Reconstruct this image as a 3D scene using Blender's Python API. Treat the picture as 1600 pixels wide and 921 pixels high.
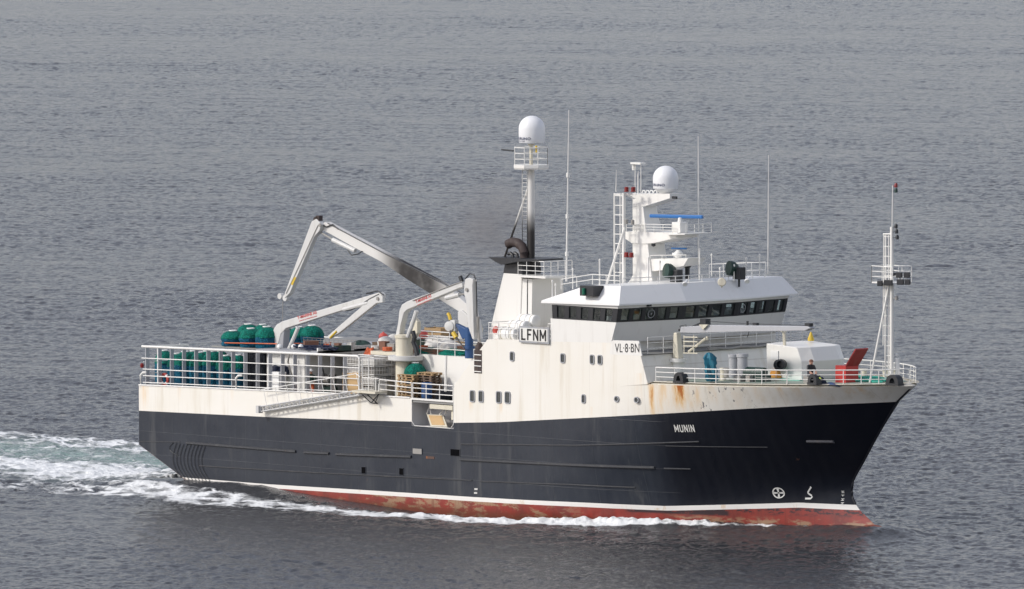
import bpy, math, random
import numpy as np
from mathutils import Vector, Matrix
random.seed(7); rng=np.random.default_rng(11)
SC=bpy.context.scene
for o in list(bpy.data.objects): bpy.data.objects.remove(o)
R=math.radians
# ------------------------------------------------------------ camera
# ship frame: X forward, Y to port, Z up, stern near X=0, waterline Z=0. The viewer stands high off the starboard bow.
TH=R(45); DH=500.0; HC=42.0; SPX=28.5; Q=Vector((28.9,-6.5,12.35))
CAM=Vector((Q.x+DH*math.sin(TH), Q.y-DH*math.cos(TH), HC))
FW=(Q-CAM).normalized(); RT=FW.cross(Vector((0,0,1))).normalized(); UP=RT.cross(FW)
FPX=SPX*(Q-CAM).length
cam=bpy.data.cameras.new('camera'); co=bpy.data.objects.new('camera',cam); SC.collection.objects.link(co)
co.matrix_world=Matrix((( RT.x,UP.x,-FW.x,CAM.x),(RT.y,UP.y,-FW.y,CAM.y),(RT.z,UP.z,-FW.z,CAM.z),(0,0,0,1)))
cam.sensor_width=36; cam.lens=FPX/1600*36; cam.clip_start=5; cam.clip_end=30000; SC.camera=co
# ------------------------------------------------------------ world, sun, exposure
SUN=Vector((-0.42,-0.80,0.62)).normalized()
W=bpy.data.worlds.new('World'); SC.world=W; W.use_nodes=True
nt=W.node_tree; nt.nodes.clear()
sky=nt.nodes.new('ShaderNodeTexSky'); sky.sky_type='NISHITA'; sky.sun_disc=False
sky.sun_elevation=math.asin(SUN.z); sky.sun_rotation=math.atan2(SUN.x,SUN.y)
sky.air_density=1.2; sky.dust_density=1.2; sky.ozone_density=1.5
hs=nt.nodes.new('ShaderNodeHueSaturation'); hs.inputs['Saturation'].default_value=0.46
bg=nt.nodes.new('ShaderNodeBackground'); bg.inputs['Strength'].default_value=0.15
wo=nt.nodes.new('ShaderNodeOutputWorld')
nt.links.new(sky.outputs[0],hs.inputs['Color']); tn=nt.nodes.new('ShaderNodeMix'); tn.data_type='RGBA'; tn.blend_type='MULTIPLY'; tn.inputs[0].default_value=1; tn.inputs[7].default_value=(1.02,.98,1.03,1)
nt.links.new(hs.outputs[0],tn.inputs[6]); nt.links.new(tn.outputs[2],bg.inputs['Color']); nt.links.new(bg.outputs[0],wo.inputs[0])
sl=bpy.data.lights.new('sun','SUN'); sl.energy=2.0; sl.angle=R(7); sl.color=(1,.95,.87)
so=bpy.data.objects.new('sun',sl); SC.collection.objects.link(so); so.rotation_euler=(-SUN).to_track_quat('-Z','Y').to_euler()
SC.view_settings.view_transform='Standard'; SC.view_settings.look='None'; SC.view_settings.gamma=1
SC.view_settings.use_curve_mapping=False; SC.view_settings.exposure=0.17
SC.render.engine='CYCLES'; SC.render.resolution_x=1024; SC.render.resolution_y=589

# ------------------------------------------------------------ survey helpers: a sighting met with a known plane gives a real point
def A(px,py,Y=None,X=None,Z=None):
    d=FW*FPX+RT*(px-800)-UP*(py-460.5)
    k,v=(0,X) if X is not None else (1,Y) if Y is not None else (2,Z)
    return CAM+d*((v-CAM[k])/d[k])
def PJ(p):
    v=Vector(p)-CAM; d=v.dot(FW); return 800+FPX*v.dot(RT)/d, 460.5-FPX*v.dot(UP)/d
def lerp(a,b,t): return a+(b-a)*t
def interp(x,pts):
    if x<=pts[0][0]: return pts[0][1]
    for (a,b),(c,d) in zip(pts,pts[1:]):
        if x<=c: return b+(d-b)*(x-a)/(c-a)
    return pts[-1][1]
def sst(a,b,x):
    t=min(1,max(0,(x-a)/(b-a))); return t*t*(3-2*t)

# ------------------------------------------------------------ materials
class NT:
    def __init__(s,name):
        s.m=bpy.data.materials.new(name); s.m.use_nodes=True; s.t=s.m.node_tree
        s.b=s.t.nodes['Principled BSDF']; s.tc=s.t.nodes.new('ShaderNodeTexCoord')
    def n(s,ty): return s.t.nodes.new(ty)
    def l(s,a,b): s.t.links.new(a,b)
    def inp(s,sock,v):
        if isinstance(v,(int,float)): sock.default_value=v
        elif isinstance(v,tuple): sock.default_value=v if len(v)==4 or sock.type=='VECTOR' else (*v,1)
        else: s.l(v,sock)
    def ma(s,op,a,b=0.0,c=None,clamp=False):
        n=s.n('ShaderNodeMath'); n.operation=op; n.use_clamp=clamp; s.inp(n.inputs[0],a); s.inp(n.inputs[1],b)
        if c is not None: s.inp(n.inputs[2],c)
        return n.outputs[0]
    def noise(s,scale,sc=(1,1,1),det=4,rough=.55,loc=(0,0,0),src=None):
        mp=s.n('ShaderNodeMapping'); mp.inputs['Scale'].default_value=sc; mp.inputs['Location'].default_value=loc
        s.l(src or s.tc.outputs['Object'],mp.inputs[0])
        n=s.n('ShaderNodeTexNoise'); n.inputs['Scale'].default_value=scale; n.inputs['Detail'].default_value=det; n.inputs['Roughness'].default_value=rough
        s.l(mp.outputs[0],n.inputs['Vector']); return n.outputs[0]
    def ramp(s,v,a,b,lo=0.,hi=1.):
        n=s.n('ShaderNodeMapRange'); n.interpolation_type='SMOOTHSTEP'; s.inp(n.inputs[0],v)
        for i,q in enumerate((a,b,lo,hi)): s.inp(n.inputs[i+1],q)
        return n.outputs[0]
    def mix(s,f,a,b,mode='MIX'):
        n=s.n('ShaderNodeMix'); n.data_type='RGBA'; n.blend_type=mode; s.inp(n.inputs[0],f); s.inp(n.inputs[6],a); s.inp(n.inputs[7],b); return n.outputs[2]
    def xyz(s):
        n=s.n('ShaderNodeSeparateXYZ'); s.l(s.tc.outputs['Object'],n.inputs[0]); return n.outputs
    def bump(s,h,st=.3,d=.05):
        n=s.n('ShaderNodeBump'); n.inputs['Strength'].default_value=st; n.inputs['Distance'].default_value=d; s.inp(n.inputs['Height'],h); s.l(n.outputs[0],s.b.inputs['Normal'])
    def out(s,col,rough=.5,metal=0,spec=.5):
        s.inp(s.b.inputs['Base Color'],col); s.inp(s.b.inputs['Roughness'],rough); s.inp(s.b.inputs['Metallic'],metal); s.inp(s.b.inputs['Specular IOR Level'],spec); return s.m
def paint(name,col,rough=.45,dirt=.25,rust=0.0,dents=.0,dirtcol=(.25,.2,.14),rustcol=(.28,.10,.03),metal=0,sc=1.0,spec=.5):
    s=NT(name)
    big=s.noise(.6*sc,(1,1,.6)); st=s.noise(2.2*sc,(1,1,.12),5,.6); fine=s.noise(9*sc,(1,1,.5),3)
    c=s.mix(s.ramp(big,.35,.75,0,dirt*.5),col,tuple(q*.8 for q in col)+(1,))
    c=s.mix(s.ma('MULTIPLY',s.ramp(st,.52,.78),dirt,clamp=True),c,dirtcol)
    if rust>0: c=s.mix(s.ma('MULTIPLY',s.ramp(s.noise(1.6*sc,(1,1,.25),6,.7,(5,3,1)),.66-.1*rust,.76),min(1,rust*1.5)),c,rustcol)
    h=s.ma('ADD',s.ma('MULTIPLY',fine,.2),s.ma('MULTIPLY',s.noise(.9*sc,(1,1,1.0),2,.4,(9,9,9)),dents*6))
    s.bump(h,.35,.02)
    return s.out(c,s.ramp(fine,.3,.7,rough-.06,rough+.1),metal,spec)
M={}
M['white']=paint('white_paint',(.78,.77,.73),.4,.14,.15)
M['roof']=paint('roof_white_paint',(.80,.80,.78),.4,.1,0)
M['cream']=paint('cream_paint',(.66,.62,.50),.45,.35,.5)
M['crane']=paint('crane_paint',(.62,.62,.60),.45,.3,.15)
M['rail']=paint('rail_paint',(.78,.77,.73),.4,.1,.12,sc=3)
M['grey']=paint('grey_paint',(.34,.35,.37),.5,.3,.2)
M['postg']=paint('post_grey_paint',(.46,.47,.49),.5,.2,.2)
M['grey_white']=paint('weathered_white_paint',(.42,.43,.45),.45,.3,.1)
M['hole']=paint('dark_opening',(.002,.002,.003),.9,.05,0,dirtcol=(.01,.01,.01),spec=.1)
M['ledged']=paint('scuffed_dark_paint',(.09,.09,.10),.5,.4,.5)
M['steel']=paint('worn_steel',(.30,.29,.27),.5,.4,.6,sc=2)
M['black']=paint('black_paint',(.018,.02,.024),.45,.2,0,dirtcol=(.06,.055,.05))
M['soot']=paint('sooty_brown_steel',(.05,.035,.032),.7,.5,.3)
M['deck']=paint('green_deck',(.10,.25,.20),.7,.6,.5)
M['deckg']=paint('grey_deck',(.26,.26,.25),.7,.6,.4)
M['coat']=paint('foredeck_coating',(.30,.36,.30),.7,.7,.8)
M['ledge2']=paint('gunwale_beige_white',(.70,.66,.56),.5,.45,.5)
M['ledge']=paint('beige_deck',(.52,.48,.38),.6,.5,.4)
M['red']=paint('red_paint',(.50,.035,.03),.45,.15,0)
M['blue']=paint('blue_paint',(.016,.07,.20),.45,.3,.1)
M['navy']=paint('navy_cloth',(.012,.02,.05),.85,.3,0)
M['teal']=paint('teal_tarp',(.010,.14,.21),.7,.4,0,sc=4)
M['orange']=paint('orange_plastic',(.55,.12,.04),.5,.2,0)
M['buoy']=paint('orange_red_buoy',(.62,.09,.07),.45,.2,0)
M['yellow']=paint('yellow_paint',(.65,.45,.04),.5,.3,.1)
M['wood']=paint('pallet_wood',(.40,.27,.14),.8,.6,0,sc=3,dirtcol=(.14,.10,.07))
M['wood_dark']=paint('dark_pallet_wood',(.17,.12,.085),.8,.6,0,sc=3,dirtcol=(.08,.06,.05))
M['ply']=paint('plywood',(.56,.38,.19),.75,.3,0,sc=2)
M['sack']=paint('white_sack',(.62,.61,.58),.8,.5,0,sc=3)
M['brown']=paint('brown_rope',(.20,.10,.07),.9,.5,0,sc=4)
M['skin']=paint('skin',(.50,.28,.20),.6,.1,0)
M['whitep']=paint('white_plastic',(.80,.80,.78),.35,.05,0)
M['dome']=paint('radome_white',(.80,.81,.82),.35,.05,0)
M['navblue']=paint('scanner_blue',(.03,.17,.47),.4,.1,0)
M['markw']=paint('marking_white',(.74,.74,.70),.5,.15,0)
M['markb']=paint('marking_black',(.02,.02,.022),.5,.1,0)
M['markr']=paint('marking_red',(.50,.03,.03),.5,.1,0)
M['markn']=paint('marking_navy',(.02,.03,.10),.5,.1,0)
M['redlens']=paint('red_lens',(.20,.015,.015),.2,.05,0)
M['greenl']=paint('green_lens',(.0,.12,.07),.25,.05,0)
M['darkg']=paint('dark_green_paint',(.012,.04,.032),.5,.3,.1)
def glassmat(name,col,rough=.06):
    s=NT(name); n=s.noise(1.2,(1,1,1),2); s.b.inputs['IOR'].default_value=1.5
    return s.out(s.mix(n,col,tuple(q*1.6 for q in col)),rough,0,.7)
M['pane']=glassmat('dark_glass',(.035,.04,.04))
def thinglass():
    s=NT('tinted_window_glass'); t=s.n('ShaderNodeBsdfTransparent'); t.inputs[0].default_value=(.90,.95,.94,1)
    g=s.n('ShaderNodeBsdfGlossy'); g.inputs['Roughness'].default_value=.03; g.inputs[0].default_value=(.9,.95,.95,1)
    f=s.n('ShaderNodeLayerWeight'); f.inputs[0].default_value=.5; fv=s.ma('ADD',.05,s.ma('MULTIPLY',s.ma('POWER',f.outputs['Facing'],4.0),.5))
    m=s.n('ShaderNodeMixShader'); s.l(fv,m.inputs[0]); s.l(t.outputs[0],m.inputs[1]); s.l(g.outputs[0],m.inputs[2])
    s.l(m.outputs[0],s.t.nodes['Material Output'].inputs[0]); return s.m
M['glass']=thinglass()
def netmat(name,c1,c2):
    s=NT(name); w=s.noise(4,(1,1,.35),6,.7); v=s.n('ShaderNodeTexVoronoi'); v.inputs['Scale'].default_value=14; s.l(s.tc.outputs['Object'],v.inputs[0])
    c=s.mix(s.ramp(w,.35,.65),c1,c2); c=s.mix(s.ramp(v.outputs[0],.25,.6,0,.55),c,tuple(q*.4 for q in c2))
    s.bump(s.ma('ADD',w,v.outputs[0]),.8,.06); return s.out(c,.85,0,.2)
M['gnet']=netmat('green_netting',(.008,.26,.19),(.006,.13,.10))
M['bnet']=netmat('blue_netting',(.012,.17,.26),(.007,.07,.14))
M['dnet']=netmat('dark_netting',(.03,.035,.045),(.012,.014,.02))
# soot on a part of the boom
def sootmat(name,x0,x1,axis=0):
    s=NT(name); x=s.xyz()[axis]; w=(x1-x0)/2; c0=(x0+x1)/2
    d=s.ma('ABSOLUTE',s.ma('DIVIDE',s.ma('SUBTRACT',x,c0),w))
    f=s.ma('MULTIPLY',s.ramp(d,.30,1.0,1,0),s.ramp(s.noise(1.2,(1,1,1),3),.1,.6,.85,1))
    if axis==2: f=s.ramp(s.ma('ADD',x,s.noise(1.5,(1,1,.3),3)),x1+.5,x0+.5)
    return s.out(s.mix(f,(.66,.65,.62),(.020,.018,.017)),.6)

# ------------------------------------------------------------ mesh builder
class MB:
    def __init__(s): s.v=[]; s.f=[]; s.mi=[]
    def add(s,vs,fs,mi=0):
        b=len(s.v); s.v+=[tuple(v) for v in vs]; s.f+=[tuple(b+i for i in f) for f in fs]; s.mi+=[mi]*len(fs); return s
    def box(s,lo,hi,mi=0):
        x0,y0,z0=lo; x1,y1,z1=hi
        vs=[(x0,y0,z0),(x1,y0,z0),(x1,y1,z0),(x0,y1,z0),(x0,y0,z1),(x1,y0,z1),(x1,y1,z1),(x0,y1,z1)]
        return s.add(vs,[(0,3,2,1),(4,5,6,7),(0,1,5,4),(1,2,6,5),(2,3,7,6),(3,0,4,7)],mi)
    def cbox(s,c,d,mi=0,rz=0,M4=None):
        vs=[Vector((sx*d[0]/2,sy*d[1]/2,sz*d[2]/2)) for sz in(-1,1) for sx,sy in((-1,-1),(1,-1),(1,1),(-1,1))]
        m=M4 or Matrix.Rotation(rz,3,'Z')
        return s.add([m@v+Vector(c) for v in vs],[(0,3,2,1),(4,5,6,7),(0,1,5,4),(1,2,6,5),(2,3,7,6),(3,0,4,7)],mi)
    def prism(s,poly,y0,y1,mi=0):          # poly in XZ, extruded along Y
        n=len(poly); ar=sum(poly[i][0]*poly[(i+1)%n][1]-poly[(i+1)%n][0]*poly[i][1] for i in range(n))
        if ar<0: poly=poly[::-1]
        vs=[(p[0],y0,p[1]) for p in poly]+[(p[0],y1,p[1]) for p in poly]
        return s.add(vs,[tuple(range(n)),tuple(range(2*n-1,n-1,-1))]+[(i+n,(i+1)%n+n,(i+1)%n,i) for i in range(n)],mi)
    def loft(s,levels,mi=0,cap=True,smooth=False):
        n=len(levels[0]); vs=[p for L in levels for p in L]; fs=[]
        for k in range(len(levels)-1):
            for i in range(n): j=(i+1)%n; fs.append((k*n+i,k*n+j,(k+1)*n+j,(k+1)*n+i))
        if cap: fs+=[tuple(range(n-1,-1,-1)),tuple((len(levels)-1)*n+i for i in range(n))]
        return s.add(vs,fs,mi)
    def tube(s,pts,r,n=6,mi=0,r1=None):
        pts=[Vector(p) for p in pts]; L=[]
        for i,p in enumerate(pts):
            t=(pts[min(i+1,len(pts)-1)]-pts[max(i-1,0)]).normalized()
            u=t.cross(Vector((0,0,1)));
            if u.length<.05: u=t.cross(Vector((0,1,0)))
            u.normalize(); w=u.cross(t); rr=r if r1 is None else lerp(r,r1,i/(len(pts)-1))
            L.append([p+(u*math.cos(a)+w*math.sin(a))*rr for a in [2*math.pi*k/n for k in range(n)]])
        return s.loft(L,mi)
    def lathe(s,prof,c=(0,0,0),n=16,mi=0,ax=None,jit=0):
        L=[]; m=Matrix.Identity(3) if ax is None else Vector(ax).to_track_quat('Z','X').to_matrix()
        for r,z in prof:
            L.append([m@Vector((r*math.cos(a)*(1+jit*random.uniform(-1,1)),r*math.sin(a)*(1+jit*random.uniform(-1,1)),z))+Vector(c) for a in [2*math.pi*k/n for k in range(n)]])
        return s.loft(L,mi)
    def build(s,name,mat,parent=None,smooth=False,bevel=0,origin=None):
        me=bpy.data.meshes.new(name); o=Vector(origin) if origin is not None else Vector((0,0,0))
        me.from_pydata([Vector(v)-o for v in s.v],[],s.f)
        for m in (mat if isinstance(mat,(list,tuple)) else [mat]): me.materials.append(m)
        me.polygons.foreach_set('material_index',s.mi)
        me.update()
        if smooth: me.polygons.foreach_set('use_smooth',[True]*len(me.polygons)); me.set_sharp_from_angle(angle=R(38))
        ob=bpy.data.objects.new(name,me); SC.collection.objects.link(ob); ob.location=o
        if parent is not None:
            ob.parent=parent; ob.location=o-world_loc(parent) 
        if bevel: b=ob.modifiers.new('bevel','BEVEL'); b.width=bevel; b.segments=2; b.limit_method='ANGLE'
        return ob
def world_loc(o):
    v=Vector((0,0,0))
    while o: v+=o.location; o=o.parent
    return v
def tag(o,label=None,cat=None,group=None,kind=None):
    for k,v in (('label',label),('category',cat),('group',group),('kind',kind)):
        if v: o[k]=v
    return o
def empty(name,loc,label,cat,group=None):
    o=bpy.data.objects.new(name,None); SC.collection.objects.link(o); o.location=loc; o.empty_display_size=.3
    return tag(o,label,cat,group)
def rail(mb,pts,h,nr=3,post=1.3,r=.028,rt=.035,closed=False,skip_last=False):
    pts=[Vector(p) for p in pts]; Z=Vector((0,0,1))
    for k in range(1,nr+1): mb.tube([p+Z*h*k/nr for p in pts],rt if k==nr else r,6)
    for a,b in zip(pts,pts[1:]):
        n=max(1,round((b-a).length/post))
        for i in range(n): p=a.lerp(b,i/n); mb.tube([p,p+Z*h],r,6)
    mb.tube([pts[-1],pts[-1]+Z*h],r,6)
    return mb
def ladder(mb,p0,p1,w,side,n,r=.025):
    p0,p1,sd=Vector(p0),Vector(p1),Vector(side)*w/2
    mb.tube([p0-sd,p1-sd],r); mb.tube([p0+sd,p1+sd],r)
    for i in range(n): p=p0.lerp(p1,(i+.5)/n); mb.tube([p-sd,p+sd],r*.8)
    return mb
def text_mesh(txt,offset=0.0,space=1.0):
    c=bpy.data.curves.new('lettering','FONT'); c.body=txt; c.size=1; c.offset=offset; c.space_character=space; c.extrude=0.0
    o=bpy.data.objects.new('lettering_source',c); SC.collection.objects.link(o)
    dg=bpy.context.evaluated_depsgraph_get(); me=bpy.data.meshes.new_from_object(o.evaluated_get(dg))
    vs=[tuple(v.co) for v in me.vertices]; fs=[tuple(p.vertices) for p in me.polygons]
    bpy.data.objects.remove(o); bpy.data.curves.remove(c); bpy.data.meshes.remove(me)
    xs=[v[0] for v in vs]; ys=[v[1] for v in vs]; x0,x1,y0,y1=min(xs),max(xs),min(ys),max(ys)
    return [((v[0]-x0)/(x1-x0),(v[1]-y0)/(y1-y0)) for v in vs],fs
def lettering(name,txt,fn,mat,parent,offset=0.0,space=1.0):
    vs,fs=text_mesh(txt,offset,space); mb=MB(); mb.add([fn(u,v) for u,v in vs],fs); return mb.build(name,mat,parent)

# ------------------------------------------------------------ hull form
STEM=[(-2,51.2),(-.6,51.6),(.1,51.0),(.65,50.0),(1.36,48.75),(2.02,48.3),(2.89,48.4),(3.98,49.2),(5.0,49.9),(5.95,50.6),(7.28,51.75),(8.2,53.0),(9.5,54.6)]
X0=-1.28
def stem(z): return interp(z,STEM)
def hy(X,z):
    v=min(1,max(0,z/8.0)); Xs=lerp(26,36.5,v**.7); Xe=stem(z); p=lerp(1.8,2.6,v); q=lerp(1.0,.80,v)
    if z<1.0: q=lerp(1.25,1.0,max(0,z))
    if X<=Xs: b=6.5
    else: b=6.5*max(0,1-min(1,(X-Xs)/(Xe-Xs))**p)**q
    if z<0: b*=1-.08*z*z*.5
    return max(b,.03)
def _fit():
    global STEM
    goal=list(STEM)
    for _ in range(6):
        new=[]
        for (z_,g),(z2,cur) in zip(goal,STEM):
            m=max(x+hy(x,z_) for x in np.linspace(cur-6,cur,160)); new.append((z_,cur-(m-.25-g)*.9 if z_>1.0 and m-.25>g else cur))
        STEM=new
_fit(); XT=stem(8.2); print('STEM',STEM)
def zline(pts):
    """height of a painted or edge line along the hull side, from sightings"""
    out=[]
    for px,py in pts:
        lo,hi=-6.5,0.0          # inboard sighting planes: find where the sighting meets the hull side
        for _ in range(30):
            m=(lo+hi)/2; p=A(px,py,Y=m)
            if p.x<stem(p.z) and m>-hy(p.x,p.z): hi=m
            else: lo=m
        out.append((p.x,p.z))
    return out
ZD=[(-1.28,5.9),(2,5.98),(8,6.08),(14,6.2),(21.02,6.28),(24.35,7.0),(24.4,7.22),(30,7.5),(39.2,7.95),(39.4,8.09),(43,8.14),(48,8.24),(53,8.34),(60,8.44)]
ZB=zline([(217,642),(420,652),(560,657),(709,661),(780,660),(900,654),(1012,648),(1150,640),(1280,633)])+[(51.75,7.28),(60,7.6)]
ZT=zline([(420,757),(600,768),(740,777),(900,785),(1040,791)])+[(46,1.62),(48.7,1.55),(60,1.6)]
ZT=[(-2,ZT[0][1]-.02)]+ZT
zd=lambda x:interp(x,ZD); lip=lambda x:.16 if x>39.3 else 0.0; zb=lambda x:interp(x,ZB); zt=lambda x:interp(x,ZT)
zs=lambda x:zt(x)-lerp(.20,.27,min(1,max(0,x/48)))
print('ZB',ZB,'ZT',ZT)
zcut=lambda x:interp(x,[(-1.28,2.48),(1.55,1.17),(2.46,.75),(5,-.4),(8,-2)])
OX0,OX1=21.02,24.35      # side opening
zo=lambda x:4.72
# rows from keel upwards
def rowz(k,x):
    a=[-2,-.4,zs(x),zt(x)]
    if k<4: return a[k]
    top=min(zo(x),zb(x)-.04) if x<30 else lerp(zt(x),zb(x),lerp(.9,.92,min(1,(x-30)/20)))
    if k<13: return lerp(zt(x),top,(k-3)/9)
    if k==13: return zb(x)
    return lerp(zb(x),zd(x)-lip(x),(k-13)/3)
NR=17
ss=sorted(set([round(X0+i*.6,3) for i in range(int((36-X0)/.6)+1)]+[OX0,OX1]))
ss=[s for s in ss if s in(OX0,OX1) or min(abs(s-OX0),abs(s-OX1))>.12]
XB=ss[-1]; tt=[1-(1-i/44)**1.35 for i in range(1,45)]
def rowpts(k,sgn):
    P=[]
    for x in ss:
        z=rowz(k,x); z=max(z,zcut(x)+.002*k); P.append((x,sgn*hy(x,z),z))
    # bow part, ends on the stem
    Xe=52
    for _ in range(8): Xe=stem(rowz(k,Xe))
    for t in tt:
        x=lerp(XB,Xe,t); z=rowz(k,x); P.append((x,sgn*hy(x,z) if t<1 else 0.0,z))
    return P
hull=MB(); HULLROWS={}
for sgn in (-1,1):
    rows=[rowpts(k,sgn) for k in range(NR)]; HULLROWS[sgn]=rows
    n=len(rows[0]); base=len(hull.v)
    vs=[p for r in rows for p in r]; fs=[]; mi=[]
    for k in range(NR-1):
        for i in range(n-1):
            xm=(rows[k][i][0]+rows[k][i+1][0])/2
            if sgn<0 and k>=12 and OX0<xm<OX1: continue
            f=(k*n+i,k*n+i+1,(k+1)*n+i+1,(k+1)*n+i)
            fs.append(f if sgn<0 else f[::-1]); mi.append(0 if k<2 else 1 if k==2 else 2 if k<13 else 3)
    for f,m in zip(fs,mi): hull.f.append(tuple(base+q for q in f)); hull.mi.append(m)
    hull.v+=vs
# transom and bottom
a=HULLROWS[-1]; b=HULLROWS[1]; n=len(a[0])
for k in range(NR-1):
    hull.add([a[k][0],b[k][0],b[k+1][0],a[k+1][0]],[(3,2,1,0)],2 if k<13 else 3)
for i in range(n-2): hull.add([a[0][i],a[0][i+1],b[0][i+1],b[0][i]],[(3,2,1,0)],2)

# hull materials (world = ship coordinates)
def stain(s,x,z,X,Zt,w,L,zk=None):
    dx=s.ma('SUBTRACT',1,s.ma('DIVIDE',s.ma('ABSOLUTE',s.ma('SUBTRACT',x,X)),w),clamp=True)
    dz=s.ma('DIVIDE',s.ma('SUBTRACT',Zt,z),L); lo=s.ramp(dz,-.03,.02); hi=s.ramp(dz,.1,1.0,1,0)
    return s.ma('MULTIPLY',s.ma('MULTIPLY',s.ramp(dx,0,.8),lo),hi)
def hull_white():
    s=NT('hull_white_paint'); o=s.xyz(); x,z=o[0],o[2]
    st=s.noise(1.6,(1,1,.08),6,.65); big=s.noise(.35,(1,1,1),3)
    c=s.mix(s.ramp(big,.3,.7,0,.35),(.80,.78,.72),(.74,.70,.60))
    c=s.mix(s.ramp(st,.47,.8,0,.45),c,(.50,.42,.28))
    streak=s.ramp(s.noise(3.0,(1,1,.10),6,.7,(2,7,1)),.35,.7)
    T=None
    for X,Zt,w,L,k in [(41.3,8.0,.75,2.1,1.0),(41.35,8.2,.62,.75,1.5),(39.45,8.0,.36,3.2,.85),(40.2,8.0,1.3,3.2,.42),(42.2,8.0,1.0,2.6,.40),(43.4,8.0,.5,1.6,.35),(46.0,8.1,.5,1.5,.28),(47.2,8.1,.3,1.6,.3),(50.4,8.2,.5,1.0,.4),(50.9,8.2,.3,.8,.4),(38.6,8.5,.6,3.0,.22),(36,10.2,.4,2.0,.14),(33,9.8,.3,2.2,.12),(18,6.3,.3,1.2,.2),(6.5,6.1,.25,1.5,.22),(44.8,8.1,.5,2.0,.30),(49.0,8.25,.6,1.4,.28),(-.9,6.2,.7,2.6,.45),(2.1,6.0,.25,1.4,.25),(25.7,6.35,.28,1.0,.35),(28.05,6.35,.25,.9,.4),(12.2,6.4,.16,2.0,.18),(35.0,6.5,.2,1.3,.22),(48,8.15,.4,1.2,.3)]:
        g=s.ma('MULTIPLY',stain(s,x,z,X,Zt,w,L),k); T=g if T is None else s.ma('MAXIMUM',T,g)
    T=s.ma('MULTIPLY',T,s.ma('ADD',.45,s.ma('MULTIPLY',streak,.75)),clamp=True)
    c=s.mix(s.ramp(T,0,.85),c,s.mix(s.ramp(T,.45,1.0),(.72,.45,.16),(.42,.13,.03)))
    # scratches down to the dark primer under the foredeck
    sx=s.noise(2.6,(1.0,1,.55),5,.7,(1,1,4)); reg=s.ma('MULTIPLY',s.ramp(x,41.6,42.4),s.ramp(x,47.0,44.0))
    c=s.mix(s.ma('MULTIPLY',s.ramp(sx,.60,.64),reg),c,(.10,.10,.11))
    seam=s.ramp(s.ma('ABSOLUTE',s.ma('SUBTRACT',s.ma('FRACT',s.ma('DIVIDE',x,4.1)),.5)),.0,.004,1,0)
    c=s.mix(s.ma('MULTIPLY',seam,.35),c,(.35,.30,.24))
    fr=s.ma('ADD',s.noise(.55,(1,.2,.8),2,.4),s.ma('MULTIPLY',s.noise(8,(1,1,.5),3),.06)); s.bump(fr,.5,.06)
    return s.out(c,.42)
def hull_black():
    s=NT('hull_black_paint'); o=s.xyz(); x,z=o[0],o[2]
    st=s.noise(1.3,(1,1,.12),6,.65); big=s.noise(.3,(1,1,1),4,.6)
    fore_shade=s.ramp(x,38.2,40.6); c=s.mix(s.ramp(big,.3,.75),(.014,.019,.030),(.024,.030,.042))
    c=s.mix(s.ramp(st,.55,.85,0,.55),c,(.075,.078,.078))
    sc=s.noise(2.0,(.35,1,3.5),7,.75,(3,1,8)); c=s.mix(s.ma('MULTIPLY',s.ramp(sc,.68,.74),.35),c,(.16,.16,.16))
    # worn, paler paint along the middle of the side
    wear=s.ma('MULTIPLY',s.ramp(x,45,34),s.ramp(s.noise(.5,(.6,1,.8),4,.6,(8,2,2)),.3,.7)); c=s.mix(s.ma('MULTIPLY',wear,.35),c,(.040,.046,.057)); c=s.mix(s.ma('MULTIPLY',fore_shade,.93),c,(.0045,.006,.012))  # bow end then mixed darker: shade on the bow painted into the black
    r=s.ma('MULTIPLY',s.ramp(s.noise(1.1,(1,1,.4),6,.7,(4,4,4)),.72,.76),.5); c=s.mix(r,c,(.16,.08,.05))
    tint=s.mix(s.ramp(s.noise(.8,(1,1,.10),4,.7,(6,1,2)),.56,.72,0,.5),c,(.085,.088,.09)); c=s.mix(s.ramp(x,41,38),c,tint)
    v1=s.ramp(s.ma('ABSOLUTE',s.ma('SUBTRACT',s.ma('FRACT',s.ma('DIVIDE',x,3.05)),.5)),.0,.006,1,0); h1=s.ramp(s.ma('ABSOLUTE',s.ma('SUBTRACT',s.ma('FRACT',s.ma('DIVIDE',z,1.31)),.5)),.0,.014,1,0)
    sm=s.ma('MULTIPLY',s.ma('MAXIMUM',v1,h1),s.ramp(x,40.5,39.5)); c=s.mix(s.ma('MULTIPLY',sm,s.ma('MULTIPLY',.5,s.noise(.7))),c,(.10,.10,.10))
    dent=s.ma('MULTIPLY',s.ma('SINE',s.ma('MULTIPLY',x,10.3)),.05)
    fr=s.ma('ADD',s.ma('ADD',s.noise(.5,(1,.2,.8),3,.5),dent),s.ma('ADD',s.ma('MULTIPLY',sm,.12),s.ma('MULTIPLY',s.noise(8,(1,1,.5),3),.05))); s.bump(fr,.7,.09)
    return s.out(c,s.ramp(st,.3,.7,.34,.50),0,.35)
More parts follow.
